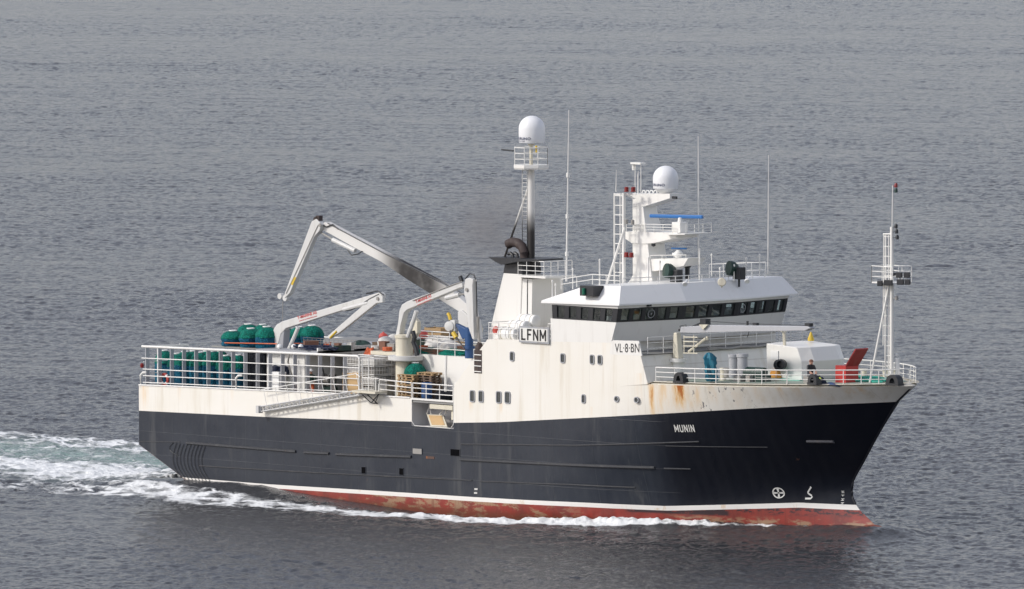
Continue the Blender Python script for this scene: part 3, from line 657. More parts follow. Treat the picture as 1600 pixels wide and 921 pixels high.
mt=MB(); mt.tube([A(826,292,Y=MY),A(806,350,Y=MY-.1),A(788,404,Y=MY-.2)],.06,8); S(mt,'mast_stay',stb,MM)
mt=MB(); q=A(838,230,Y=MY-.4); mt.lathe([(.06,0),(.07,.12),(.03,.18)],(q.x,q.y,q.z-.1),10); mt.box((q.x-.04,q.y-.03,q.z-.3),(q.x+.04,q.y+.03,q.z-.1)); S(mt,'mast_lamp',M['yellow'],MM)
mt=MB(); mt.tube([A(784,234,Y=MY),A(802,236,Y=MY)],.05); S(mt,'platform_bar',M['black'],MM)

# radar mast on the wheelhouse roof
RY=-.75
rp=lambda px,py,Y=RY:(lambda p:(p.x,p.z))(A(px,py,Y=Y))
rm=MB()
def col(px0,px1,py,y1): p=A(px0,py,Y=RY); q=A(px1,py,Y=RY); return [(p.x,RY,p.z),(q.x,RY,q.z),(q.x-.02,y1,q.z),(p.x,y1,p.z)]
rm.loft([col(976,1021,448,.75),col(984,1019,438,.70),col(988.5,1017.5,430,.7),col(988,1012,380,.6),col(988,1004,318,.3),col(988,1004,304,.3)]); RM=S(rm,'radar_mast',M['white'],bevel=.03)
rm=MB(); rm.prism([rp(979,303),rp(1047,303),rp(1047,310),rp(1006,323),rp(990,323),rp(988,307)],RY-.02,.35); S(rm,'upper_arm',M['white'],RM)
rm=MB(); rm.prism([rp(978,362),rp(1060,364),rp(1057,372),rp(1022,380),rp(1008,381),rp(988,380),rp(978,373)],RY-.06,.9)
rm.prism([rp(1046,365),rp(1080,365),rp(1080,366.5),rp(1046,367)],RY-.5,.9)
def prail(mb,pl,h,Y,n=3,post=.8): rail(mb,[Vector((A(px,py,Y=Y).x,Y,A(px,py,Y=Y).z)) for px,py in pl],h,n,post,.018,.022)
prail(rm,[(979,362),(1003,363)],.42,RY-.1,2,.5); prail(rm,[(1008,363.5),(1050,364.5)],.45,RY-.1,3,.7); rail(rm,[(A(1078,365,Y=-.9).x,-1.2,A(1078,365,Y=-.9).z),(A(1078,365,Y=-.9).x,.8,A(1078,365,Y=-.9).z)],.5,2,.6,.018,.022)
S(rm,'middle_platform',M['white'],RM)
rm=MB(); rm.prism([rp(1014,405),rp(1073,404),rp(1066,416),rp(1022,424),rp(1014,424)],RY+.1,.8); prail(rm,[(1016,405),(1072,404.5)],.2,RY,1,.8); S(rm,'lower_platform',M['white'],RM)
# pedestal and scanners
px_=A(1063,363,Y=-.2); 
rm=MB(); rm.box((px_.x-.32,-.55,px_.z-.05),(px_.x+.32,.1,px_.z+.55)); rm.lathe([(.16,0),(.10,.25)],(px_.x,-.22,px_.z+.55),10); S(rm,'scanner_pedestal',M['white'],RM,bevel=.05)
def bar(c,L,ang,h,d,mat,name,parent):
    mb=MB(); m=Matrix.Rotation(ang,3,'Z'); mb.cbox(c,(L,d,h),0,0,m); o=S(mb,name,mat,parent,bevel=.05); return o
e0=A(1022,337,Y=-.22); e1=A(1092,340,Y=-.22); 
bar(((e0.x+e1.x)/2,-.22,(e0.z+e1.z)/2),(e1.x-e0.x)*.92,R(22),.19,.24,M['navblue'],'radar_scanner',RM)
c_=A(1060,403,Y=-.1); rm=MB(); rm.lathe([(.18,0),(.24,.12),(.24,.28),(.10,.42)],(c_.x,-.1,c_.z),12); rm.box((c_.x-.38,-.2,c_.z+.1),(c_.x,.05,c_.z+.26)); S(rm,'small_scanner_base',M['whitep'],RM,smooth=True)
d_=A(1061,388.5,Y=-.1); bar((d_.x,-.1,d_.z),.95,R(20),.09,.10,M['navblue'],'small_radar_scanner',RM)
# radome on the arm
q=A(1040,302,Y=-.2); rm=MB(); rm.lathe([(.20,-.05),(.18,.06),(.40,.16),(.66,.38)],(q.x,-.2,q.z-.12),20); S(rm,'radome_base',M['dome'],RM,smooth=True)
radome(q.x,-.2,q.z+.24,.70,1.26,RM); dome_text('FURUNO',q.x,-.2,.705,q.z+.40,.14,R(-130),R(-50),M['markn'],RM); dome_text('FELCOM',q.x,-.2,.67,q.z+.27,.055,R(-122),R(-78),M['markn'],RM)
# hoops, camera and antenna frame on top
rm=MB()
for k in range(4):
    q0=A(1006+k*6,302,Y=-.4); rm.tube([(q0.x-.14,-.4,q0.z),(q0.x-.07,-.4,q0.z+.14),(q0.x+.07,-.4,q0.z+.14),(q0.x+.14,-.4,q0.z)],.035)
S(rm,'horn_hoop',M['whitep'],RM)
rm=MB()
for px in (992.5,1001.5): rm.tube([A(px,304,Y=RY),A(px,257,Y=RY)],.022)
rm.tube([A(997,304,Y=RY+.2),A(997,268,Y=RY+.2)],.035); q=A(996,256,Y=RY); rm.box((q.x-.35,RY-.2,q.z-.03),(q.x+.42,RY+.2,q.z+.07)); q=A(990,262,Y=RY); rm.lathe([(.09,-.15),(.09,.12),(.04,.16)],(q.x,RY,q.z),8); S(rm,'antenna_frame',M['rail'],RM)
rm=MB(); q=A(1052,309,Y=RY); rm.cbox((q.x+.1,RY,q.z),(.3,.14,.14)); q=A(1021,383,Y=RY-.2); rm.lathe([(.02,0),(.12,.05),(.12,.18)],(q.x,RY-.2,q.z-.1),10); S(rm,'mast_camera',M['black'],RM)
# twin posts and ladder aft of the mast
LY=-1.6; rm=MB()
for px,r_ in ((960,.045),(969,.03),(974.5,.10)): rm.tube([A(px,446,Y=LY),A(px,302,Y=LY)],r_,8)
for k in range(9): rm.tube([A(960,306+k*15,Y=LY),A(974,306.3+k*15,Y=LY)],.028)
rm.tube([A(960,304,Y=LY),A(994,304,Y=LY+.3)],.05); rm.tube([A(974,303,Y=LY),A(992,311,Y=LY+.5)],.04)
LT=S(rm,'light_mast',M['rail'])
rm=MB(); rm.tube([A(976,356,Y=LY-.05),A(948,444,Y=LY-.4)],.07,8); S(rm,'light_mast_brace',M['rail'],LT)
for px,py in ((979,296),(989.5,296),(979,398),(986.5,398.5)):
    q=A(px,py,Y=LY); rm=MB(); rm.lathe([(.12,-.10),(.12,.10),(.08,.13)],(q.x,LY,q.z),10); rm.lathe([(.15,-.14),(.15,-.10)],(q.x,LY,q.z),10); S(rm,'red_lamp',M['redlens'],LT,smooth=True)
for px,py in ((978.5,347),(988.5,348)):
    q=A(px,py,Y=LY); rm=MB(); rm.lathe([(.10,-.12),(.10,.12),(.06,.15)],(q.x,LY,q.z),10); S(rm,'dark_lamp',M['steel'],LT,smooth=True)

# whip antennas
def whip(px0,py0,px1,py1,Y,r=.03,joints=()):
    mb=MB(); p,q=A(px0,py0,Y=Y),A(px1,py1,Y=Y); mb.tube([p,p.lerp(q,.3)],r*1.25,6); mb.tube([p.lerp(q,.3),q],r,6,r1=r*.45)
    for j in joints: c=p.lerp(q,j); mb.tube([c-Vector((0,0,.12)),c+Vector((0,0,.12))],r*2.2,8)
    return S(mb,'whip_antenna',M['rail'],WH)
whip(885,440,889,172,-4.9,.042,(.16,.38,.62)); whip(1092,432,1091,213,2.0,.038,(.12,.3)); whip(1200,428,1201,243,4.5,.03,(.08,))
whip(962.5,300,963,266,LY,.022)
for (px,py,h,Y) in [(863,470,1.0,-6.3),(868,470,.8,-6.0),(895,452,1.0,-5.5),(937,446,1.3,-5.5),(1013,440,1.2,-3),(1031,440,1.0,-3),(1112,432,1.1,0),(1093,438,1.6,0),(1147,440,.8,2),(1166,432,.9,3),(1187,432,1.1,4.5),(1125,436,.5,0)]:
    q=A(px,py,Y=Y); mb=MB(); mb.tube([q,q+Vector((0,0,h))],.03 if h<1.2 else .045,6); mb.lathe([(.05,0),(.06,.1),(.02,.14)],tuple(q+Vector((0,0,h))),8); S(mb,'roof_antenna',M['rail'],WH)
# searchlights
def searchlight(px,py,Y,sc=1.0,pedestal=.35):
    q=A(px,py,Y=Y); mb=MB(); ax=Vector((-.35,-1,.15)).normalized()
    mb.lathe([(.02,-.22*sc),(.20*sc,-.18*sc),(.30*sc,.0),(.30*sc,.20*sc),(.25*sc,.2*sc)],tuple(q),14,ax=ax); o=S(mb,'searchlight',M['darkg'],WH,smooth=True)
    mb=MB(); c=q+Vector((.28*sc,.1,-.18*sc)); mb.cbox(c,(.42*sc,.34*sc,.5*sc)); mb.tube([c,c-Vector((0,0,pedestal+.3*sc))],.07); S(mb,'searchlight_mount',M['black'],WH,bevel=.03)
searchlight(1047,424,-1.0,1.35); searchlight(1145,420,2.2,1.35)
mb=MB(); q=A(1074,436,Y=.2)
mb.tube([q,q+Vector((0,0,.75))],.13,8)
for dx in (-.22,.22): mb.tube([q+Vector((0,0,.55)),q+Vector((dx,0,.75)),q+Vector((dx,0,.95))],.08,8)
S(mb,'loudhailer_stand',M['black'],WH)
mb=MB(); q=A(1128,441,Y=-1.5); mb.lathe([(.20,.05),(.24,.0),(.10,-.25),(.05,-.4)],tuple(q),14,ax=(.6,-.7,.1)); mb.tube([q+Vector((-.3,.3,-.3)),q],.05); S(mb,'horn',M['cream'],WH,smooth=True)
for px,py,Y in ((1070,443,-4.2),(1167,438.5,.6)):
    q=A(px,py,Y=Y); mb=MB(); mb.tube([q+Vector((-.3,.5,.15)),q],.05); mb.lathe([(.14,.1),(.13,.0),(.05,-.1)],tuple(q),12,ax=(.7,-.5,-.6)); S(mb,'floodlight',M['whitep'],WH,smooth=True)
for px,py in ((1014,477.5),(1164,470.5)):
    q=A(px,py,X=37.5); mb=MB(); mb.cbox(q,(.2,.22,.12)); S(mb,'eave_lamp',M['black'],WH)

# ------------------------------------------------------------ forward balcony and foredeck gear
mb=MB(); bz=9.47; FX=38.74
mb.add([(36.5,-6.44,bz),(FX,-6.44,bz),(FX,6.44,bz),(36.5,6.44,bz),(36.5,-6.44,bz+.03),(FX+.12,-6.44,bz+.03),(FX+.12,6.44,bz+.03),(36.5,6.44,bz+.03)],[(3,2,1,0),(4,5,6,7),(0,1,5,4),(1,2,6,5),(2,3,7,6),(3,0,4,7)]); S(mb,'balcony_deck',M['deckg'])
mb=MB(); rail(mb,[(FX-.05,-5.9,bz+.03),(FX-.05,6.3,bz+.03)],.9,3,1.25,.022,.026); rail(mb,[(FX-.05,6.35,bz+.03),(36.9,6.35,bz+.03)],.9,3,1.1,.022,.026); S(mb,'balcony_rail',M['rail'])
mb=MB(); q0,q1=A(1110,550,X=FX+.05),A(1195,546,X=FX+.05); mb.tube([(FX+.1,lerp(q0.y,q1.y,k/8),bz+.08+.03*math.sin(k*1.7)) for k in range(9)],.07,6); mb.cbox((FX+.1,lerp(q0.y,q1.y,.02),bz+.12),(.2,.6,.16)); S(mb,'cable_run',M['steel'])
# rails of the foredeck
mb=MB(); base=[]
for x in list(np.arange(39.5,XT-2.6,1.33))+[XT-1.9,XT-1.2,XT-.75,XT-.45]: z=zd(x); base.append((x,-(hy(x,z)-.34),z-.02))
tipb=[(XT-.3,0,zd(XT)-.02)]
port=[(p[0],-p[1],p[2]) for p in base[::-1]]
Zh=.76
for k,r_ in ((1,.022),(2,.024),(3,.034)):
    mb.tube([Vector(p)+Vector((0,0,Zh*k/3)) for p in base[:]]+[Vector(tipb[0])+Vector((0,0,Zh*k/3))]+[Vector(p)+Vector((0,0,Zh*k/3)) for p in port],r_,6)
for p in base+tipb+port: mb.tube([p,Vector(p)+Vector((0,0,Zh))],.026,6)
S(mb,'foredeck_rail',M['rail'])
# fairleads
for px,py,Y,w in ((1062,600,-6.1,.5),(1271,600,-4.6,.45),(1396,598,-1.6,.62)):
    p=A(px,py,Y=Y)
    for _ in range(10): y=-(hy(p.x,8.1)-.20); p=A(px,py,Y=y)
    mb=MB(); zb_=zd(p.x)-.02
    L=[]
    for i in range(15):
        t=math.pi*i/14; L.append((p.x-w*math.cos(t)*.72,zb_+.55*math.sin(t)**.6))
    I=[(p.x-w*.3*math.cos(math.pi*i/14),zb_+.12+.26*math.sin(math.pi*i/14)) for i in range(15)]
    vs=[(x,y-.12,z) for x,z in L]+[(x,y-.12,z) for x,z in I]+[(x,y+.3,z) for x,z in L]+[(x,y+.3,z) for x,z in I]; fs=[]
    for i in range(14): fs+=[(i,15+i,16+i,i+1),(30+i,31+i,46+i,45+i),(i,i+1,31+i,30+i),(15+i,45+i,46+i,16+i)]
    mb.add(vs,fs); mb.box((p.x-w*.75,y-.14,zb_-.02),(p.x+w*.75,y+.32,zb_+.10)); S(mb,'fairlead',M['black'],smooth=True)
# windlass house
HY=-1.2; hp=lambda px,py,Y=HY:A(px,py,Y=Y)
c0,c1_,c2_,c3_=hp(1198,593),hp(1253,597),hp(1252,565),hp(1245,543.5); ct=hp(1197.5,537)
zb_=8.0; W2=3.0
mb=MB(); x0=c0.x; z1=ct.z
side=[(x0,zb_),(c1_.x,zb_),(c2_.x,c2_.z),(c3_.x,c3_.z),(ct.x,ct.z)]
# outer shell: side profile, then front bulges forward and slopes back
f1=.75
L0=[(x,HY,z) for x,z in side]; 
L1=[(side[0][0],HY+.7,side[0][1]),(side[1][0]-.1,HY+.7,side[1][1]),(side[2][0]+.35,HY+.7,side[2][1]),(side[3][0]+.30,HY+.7,side[3][1]),(side[4][0],HY+.7,side[4][1]+.03)]
L2=[(x,HY+2.7,z) for x,y,z in L1]; L3=[(x,HY+3.4,z) for x,z in side]
mb.loft([L0,L1,L2,L3]); WHs=S(mb,'windlass_house',M['white'],bevel=.03)
mb=MB(); q=hp(1211,556); mb.box((q.x-.3,HY-.03,q.z-.22),(q.x+.25,HY,q.z+.25)); mb.box((q.x+.22,HY-.06,q.z-.2),(q.x+.27,HY,q.z+.27)); S(mb,'side_hatch',M['whitep'],WHs)
for px,py,dy in ((1220,570,-.1),(1228,569,-.35)):
    mb=MB(); q=hp(px,py); mb.lathe([(.27,0),(.29,.1),(.29,.30),(.20,.34),(.18,.12)],(q.x,HY+dy+.1,q.z),16,ax=(.25,-1,0)); S(mb,'vent_bellmouth',M['black'],WHs,smooth=True)
mb=MB(); q=hp(1214,579); mb.prism([(q.x-.22,q.z),(q.x+.22,q.z),(q.x+.42,zb_+.06),(q.x-.42,zb_+.06)],HY-.25,HY-.01); S(mb,'orange_chute',paint('orange_yellow_paint',(.80,.36,.07),.5,.2,0),WHs)
mb=MB(); q=hp(1215,593); mb.box((ct.x-.1,HY-.4,zd(42)-.02),(c1_.x+.2,HY-.03,zd(42)+.12)); S(mb,'green_skirt',paint('light_green_paint',(.16,.50,.40),.5,.3,.2),WHs)
# foredeck crane stowed under the wheelhouse windows
KY=-3.9; kp=lambda px,py,Y=KY:A(px,py,Y=Y)
mb=MB(); q=kp(1060,596); mb.lathe([(.36,0),(.34,kp(1060,566).z-q.z)],(q.x,KY,q.z),16); z2=kp(1060,560).z; mb.lathe([(.50,0),(.50,.2)],(q.x,KY,z2-.2),16); FC=S(mb,'foredeck_crane',M['white'],smooth=True)
mb=MB(); mb.loft([[(q.x-.24,KY-.22,z2),(q.x+.22,KY-.22,z2),(q.x+.22,KY+.2,z2),(q.x-.24,KY+.2,z2)],[(q.x-.20,KY-.2,kp(1060,520).z),(q.x+.05,KY-.2,kp(1060,520).z),(q.x+.05,KY+.15,kp(1060,520).z),(q.x-.20,KY+.15,kp(1060,520).z)]]); S(mb,'crane_column',M['cream'],FC,bevel=.05)
mb=MB()
for px in (1069,1084): mb.tube([kp(px,553,KY-.3),kp(px,524,KY-.3)],.03)
for py in (527,534,541,552): mb.tube([kp(1068,py,KY-.3),kp(1090,py+.5,KY-.3)],.035)
mb.tube([kp(1076,550,KY-.2),kp(1103,529,KY-.2)],.07); S(mb,'crane_platform',M['cream'],FC)
mb=MB(); P0=kp(1062,517); 
mb.prism([(kp(1066,520).x,kp(1066,520).z),(kp(1068,511).x,kp(1068,511).z),(kp(1110,508).x,kp(1110,508).z),(kp(1266,510).x,kp(1266,510).z),(kp(1270,513).x,kp(1270,513).z),(kp(1262,517).x,kp(1262,517).z),(kp(1160,518.5).x,kp(1160,518.5).z),(kp(1090,520.5).x,kp(1090,520.5).z)],KY-.22,KY+.22); S(mb,'crane_boom',M['grey_white'],FC,bevel=.03)
mb=MB(); mb.tube([kp(1061,516),kp(1080,512),kp(1100,503.5)],.07); mb.cbox(kp(1102,503),(.42,.4,.32)); mb.tube([kp(1066,516),kp(1062,510),kp(1072,508),kp(1072,516)],.02)
mb.cbox(kp(1181,506.5),(.3,.2,.12)); mb.cbox(kp(1168,505),(.08,.1,.2)); mb.tube([kp(1104,502),kp(1165,506),kp(1262,509)],.018); mb.tube([kp(1168,506),kp(1170,520),kp(1168,527)],.022); mb.cbox(kp(1264,507.5),(.35,.3,.16)); S(mb,'boom_winch',M['black'],FC)
mb=MB(); mb.prism([(kp(1099,507).x,kp(1099,507).z),(kp(1113,507).x,kp(1113,507).z),(kp(1105,515).x,kp(1105,515).z)],KY-.35,KY-.25); mb.cbox(kp(1105,529),(.1,.1,.2)); S(mb,'crane_bracket',M['cream'],FC)
# boom rest
mb=MB(); q=A(1226,540,Y=-1.0); mb.tube([q,A(1225,520,Y=-1.0)],.09); mb.tube([A(1225,520,Y=-1.0),A(1221,517,Y=-1.3)],.06); mb.tube([A(1225,520,Y=-1.0),A(1229,516,Y=-.7)],.06); S(mb,'boom_rest',M['cream'])
# pillars / vents / tanks by the front wall
for i,(px,y0,y1,r,mt_) in enumerate([(1146,554,590,.30,'grey_white'),(1160,553,592,.33,'grey_white'),(1137,575,590,.26,'steel'),(1113,590,601,.2,'white'),(1130,575,597,.2,'cream')]):
    q=A(px,y1,Y=-3.3); mb=MB(); hgt=A(px,y0,Y=-3.3).z-q.z; mb.lathe([(r*.85,0),(r*.85,hgt*.85),(r,hgt*.87),(r,hgt)],(q.x,-3.3,q.z),14); S(mb,'deck_vent',M[mt_],smooth=True)
mb=MB(); q=A(1197,590,Y=-3.2); 
mb.box((q.x-1.9,-3.5,8.02),(q.x-.1,-2.7,8.5)); mb.lathe([(.32,-.7),(.32,.7)],(q.x-1,-3.1,8.6),14,ax=(1,.15,0)); S(mb,'mooring_winch',M['darkg'],smooth=True)
mb=MB(); q=A(1185,590,Y=-4.5); rail(mb,[(q.x-.7,-4.0,8.0),(q.x+1.6,-4.0,8.0)],.9,2,.8,.018,.02); S(mb,'winch_guard',M['steel'])
mb=MB(); q=A(1234,590,Y=-3.5); mb.box((43.2,-3.9,8.02),(43.7,-3.4,8.45)); mb.box((44.0,-3.8,8.02),(44.3,-3.5,8.5)); S(mb,'bitts',M['steel'])
# bow mast
BX=A(1393,602,Y=-.0).x; bp_=lambda px,py,Y=0:A(px,py,Y=Y)
mb=MB(); zb_=zd(BX)-.02; zt_=bp_(1394,355).z; mb.lathe([(.12,zb_),(.11,lerp(zb_,zt_,.45)),(.10,zt_)],(BX,0,0),12); BM=S(mb,'bow_mast',M['rail'],smooth=True)
mb=MB()
for px,y0,y1,r_ in ((1383.5,600,366,.055),(1388.0,600,368,.035)): mb.tube([bp_(px,y0,-.1),bp_(px+.5,y1,-.1)],r_)
mb.tube([bp_(1380,540,-.15),bp_(1381,366,-.15)],.03)
for k in range(15): mb.tube([bp_(1380.5 if k<11 else 1384,370+k*15.5,-.15),bp_(1390,370+k*15.5,-.1)],.022)
mb.tube([bp_(1380,366,-.15),bp_(1395,366,0)],.05); S(mb,'mast_ladder',M['rail'],BM)
mb=MB(); mb.tube([bp_(1390,440,-.1),bp_(1359,598,-.9)],.055,8); S(mb,'mast_stay',M['rail'],BM)
mb=MB(); pz=bp_(1395,441).z; qs=[(BX-.95,-.55),(BX+.75,-.75),(BX+.75,.75),(BX-.95,.55)]
mb.loft([[(x,y,pz-.07) for x,y in qs],[(x,y,pz) for x,y in qs]]); rail(mb,[(x,y,pz) for x,y in qs]+[(qs[0][0],qs[0][1],pz)],.85,3,.8,.02,.026); S(mb,'mast_platform',M['rail'],BM)
for px,py,w in ((1375,443,.3),(1388,442,.5),(1405,430,.34),(1417,430,.34),(1407,441,.4),(1418,441,.3)):
    q=bp_(px,py,-.85); mb=MB(); mb.cbox(q,(w,.16,.30),0,R(20)); mb.cbox(q+Vector((0,.15,-.05)),(w*.4,.2,.1),0,R(20)); S(mb,'deck_floodlight',M['black'],BM,bevel=.03)
mb=MB(); mb.tube([bp_(1394,366),bp_(1395,290)],.028); S(mb,'top_pole',M['rail'],BM)
for px,py,mt_ in ((1400,290,'redlens'),(1400,298,'darkg'),(1400,354,'black'),(1401,362,'black'),(1402,371,'black'),(1397,428,'black'),(1401,466,'steel')):
    q=bp_(px,py); mb=MB(); mb.lathe([(.09,-.11),(.10,.05),(.05,.13)],tuple(q),10); mb.tube([q,(BX+.05,0,q.z-.05)],.02); S(mb,'mast_lamp',M[mt_],BM,smooth=True)
mb=MB(); q=A(1402,600,Y=.3); mb.tube([q,A(1402,560,Y=.3)],.12,8); mb.lathe([(.06,0),(.08,.12),(0,.15)],tuple(A(1401,557,Y=.3)),8); S(mb,'jackstaff_post',M['whitep'])
for x in (47.0,49.3): 
    mb=MB(); mb.lathe([(.16,0),(.16,.45),(.22,.5),(.22,.55)],(x,1.6,zd(x)),12); mb.lathe([(.16,0),(.16,.45),(.22,.5),(.22,.55)],(x+.6,1.7,zd(x)),12); S(mb,'bollard',M['cream'],smooth=True)
# green ropes on the foredeck
mb=MB()
for k in range(5): mb.tube([(lerp(48.2,51.0,j/10),-.6+.25*math.sin(j*1.3+k*1.7)+.2*k,zd(50)+.05+.04*k) for j in range(11)],.055)
tag(mb.build('rope_heap',paint('green_rope',(.05,.42,.32),.8,.3,0),smooth=True,origin=(49.5,0,8.2)),'light green mooring ropes heaped on the foredeck beside the bow mast','rope')
# red locker with open lid
mb=MB(); q0,q1=A(1305,593,Y=-1.6),A(1328,595,Y=-1.6); zt_=A(1305,571,Y=-1.6).z
lk=empty('locker',((q0.x+q1.x)/2,-1.3,8.1),'bright red metal locker with its lid standing open on the foredeck','locker')
mb.box((q0.x,-1.6,8.05),(q0.x+.78,-.6,zt_)); mb.build('locker_body',M['red'],lk,bevel=.02)
mb=MB(); lx=q0.x+.78
mb.add([(q0.x+.72,-1.6,zt_),(q0.x+.72,-.6,zt_),(q0.x+1.45,-.6,zt_+.95),(q0.x+1.45,-1.6,zt_+.95),(q0.x+.78,-1.6,zt_-.04),(q0.x+.78,-.6,zt_-.04),(q0.x+1.51,-.6,zt_+.91),(q0.x+1.51,-1.6,zt_+.91)],[(0,1,2,3),(7,6,5,4),(0,4,5,1),(1,5,6,2),(2,6,7,3),(3,7,4,0)]); mb.build('locker_lid',paint('dark_red_paint',(.30,.025,.025),.5,.2,.1),lk)
# teal tarpaulin over something against the rail
q=A(1112,596,Y=-5.0); prof=[(.24,0),(.34,.15),(.30,.35),(.36,.55),(.30,.8),(.35,.95),(.30,1.15),(.33,1.25),(.22,1.42),(.12,1.52),(.01,1.55)]
mb=MB(); L=[]
for r,z in prof: L.append([(q.x-.22*z/1.6+r*math.cos(t)*(.95+.30*math.sin(t*4+z*2.5)+.12*math.sin(t*7-z*4)),-5.0+r*math.sin(t)*(1+.3*math.sin(t*5+z*3)),q.z+z) for t in [2*math.pi*k/20 for k in range(20)]])
mb.loft(L); tag(mb.build('tarpaulin',M['teal'],smooth=True,origin=q),'teal blue tarpaulin hanging bunched behind the foredeck rail','tarpaulin')
# blue tarpaulin lying on deck beside the seated man
mb=MB(); q=A(1292,600,Y=-2.9); 
L=[[(q.x-1.0+2.0*u,-3.2+v*.9,8.18+.12*math.sin(3.1*u)*math.sin(3.1*v)+.05*math.sin(9*u+5*v)) for v in np.linspace(0,1,8)] for u in np.linspace(0,1,14)]
vs=[p for r_ in L for p in r_]; mb.add(vs,[(i*8+j,(i+1)*8+j,(i+1)*8+j+1,i*8+j+1) for i in range(13) for j in range(7)])
tag(mb.build('folded_tarpaulin',M['blue'],smooth=True,origin=q),'flat blue tarpaulin spread on the foredeck below the red locker','tarpaulin')

# ------------------------------------------------------------ after body: fence, shelters
mb=MB(); topz=lambda px:A(px,lerp(541.5,557,(px-222)/339.5),Y=-6.4).z
x_0=A(222,541,Y=-6.4).x; x_1=A(561.5,557,Y=-6.4).x
ftop=lambda x:lerp(A(222,541.5,Y=-6.4).z,A(561.5,557,Y=-6.4).z,(x-x_0)/(x_1-x_0))
fb=lambda x:zd(x)-.02
mb.tube([(x_0,-6.4,ftop(x_0)),(x_1-.12,-6.4,ftop(x_1)),(x_1,-6.4,ftop(x_1)-.12),(x_1,-6.4,fb(x_1))],.07,8)
for t in (.70,.42,.25,.08): mb.tube([(x_0+(0 if t==.7 else .1),-6.42,lerp(fb(x_0),ftop(x_0),t)),(x_1,-6.42,lerp(fb(x_1),ftop(x_1),t))],.032,6)
mb.tube([(x_0,-6.4,ftop(x_0)),(x_0,-5.0,ftop(x_0)-.02),(x_0+.9,-3.6,ftop(x_0)-.02)],.04)
mb.tube([(x_0,-3.5,ftop(x_0)),(x_0,6.3,ftop(x_0))],.03); mb.tube([(x_0,6.3,ftop(x_0)),(16,6.3,ftop(16)+.1)],.04)
for t in (.3,.6): mb.tube([(x_0,-6.3,lerp(fb(x_0),ftop(x_0),t)),(x_0,6.3,lerp(fb(x_0),ftop(x_0),t))],.03)
for y in (-5.2,5.5): mb.tube([(x_0+.05,y,fb(0)),(x_0+.05,y,ftop(0))],.06)
FN=S(mb,'stern_fence_rail',M['rail'])
for px in [227.2,246.5,265.5,284.5,303.5,322.7,342,361.3,380.5,399.7,419.2,438.5,457.8,477.6,497,516.6,536]:
    x=A(px,580,Y=-6.4).x; mb=MB(); mb.box((x-.02,-6.38,fb(x)-.1),(x+.02,-6.10,ftop(x)-.03)); S(mb,'fence_post',M['postg'],FN)
mb=MB(); 
for px,py in ((219,603),(368,608)):
    q=A(px,py,Y=-6.5); mb.tube([(q.x,-6.46,q.z-.1),(q.x,-6.46,q.z+.6),(q.x+.12,-6.4,q.z+.75),(q.x+.35,-6.3,q.z+.78)],.07,8)
S(mb,'vent_hook_pipe',M['white'])
mb=MB(); q=A(222,572,Y=-6.4); mb.lathe([(.10,-.1),(.12,.08),(.05,.16)],(q.x,-6.4,q.z),10); S(mb,'stern_lamp',M['redlens'],smooth=True)
# shelter house aft and its roof slab
HXa,HXb=A(417,590,Y=-5.3).x,A(476,590,Y=-5.3).x
mb=MB(); mb.box((HXa,-5.3,5.6),(HXb,5.8,8.2)); DH_=S(mb,'deck_house',M['white'])
mb=MB(); mb.prism([(HXa-.4,8.21),(A(497,551,Y=-5.7).x,8.30),(A(497,551,Y=-5.7).x,8.44),(HXa-.4,8.36)],-5.75,6.2); S(mb,'shelter_roof',M['grey'],DH_)
mb=MB(); mb.box((3.2,-5.0,8.22),(HXa-.35,6.2,8.3)); S(mb,'shelter_grating',M['deckg'],DH_)
mb=MB(); xr=A(497,551,Y=-5.7).x; mb.box((xr-.1,-5.7,8.2),(xr,5.8,8.62)); mb.box((xr-.06,-3.0,5.6),(xr-.02,5.8,8.2)); S(mb,'shelter_bulkhead',M['white'],DH_)
mb=MB(); mb.box((HXa+.4,-5.32,6.0),(HXa+.9,-5.29,7.0)); q=A(447,585,Y=-5.35); mb.box((q.x-.9,-5.34,6.9),(q.x+.2,-5.3,7.25)); S(mb,'house_door',M['navy'],DH_)
# dark vertical tubes aft of the house
mb=MB(); xa,xb=A(383,590,Y=-5.2).x,A(416,590,Y=-5.2).x
for k in range(9): x=lerp(xa,xb,(k+.5)/9); mb.lathe([(.115,5.75),(.115,8.15)],(x,-5.2,0),8)
mb.box((xa-.05,-5.0,5.75),(xb,-4.9,8.2)); S(mb,'dark_tube_rack',M['dnet'],smooth=True)
# crane pieces in a plane Y=const
def pprism(pts,Y,w,name,mat,parent,bevel=.03):
    mb=MB(); mb.prism([(A(px,py,Y=Y).x,A(px,py,Y=Y).z) for px,py in pts],Y-w/2,Y+w/2); return S(mb,name,mat,parent,bevel=bevel)
def ptube(pts,Y,r,name,mat,parent):
    mb=MB(); mb.tube([A(px,py,Y=Y) for px,py in pts],r,8); return S(mb,name,mat,parent,smooth=True)
def pline_text(txt,p0,p1,hpx,Y,mat,parent,name='crane_lettering'):
    a_=A(*p0,Y=Y); b_=A(*p1,Y=Y); e_=(b_-a_); up=Vector((-e_.z,0,e_.x)).normalized()*(hpx/SPX)
    lettering(name,txt,lambda u,v:tuple(a_+e_*u+up*v),mat,parent,.02,1.0)
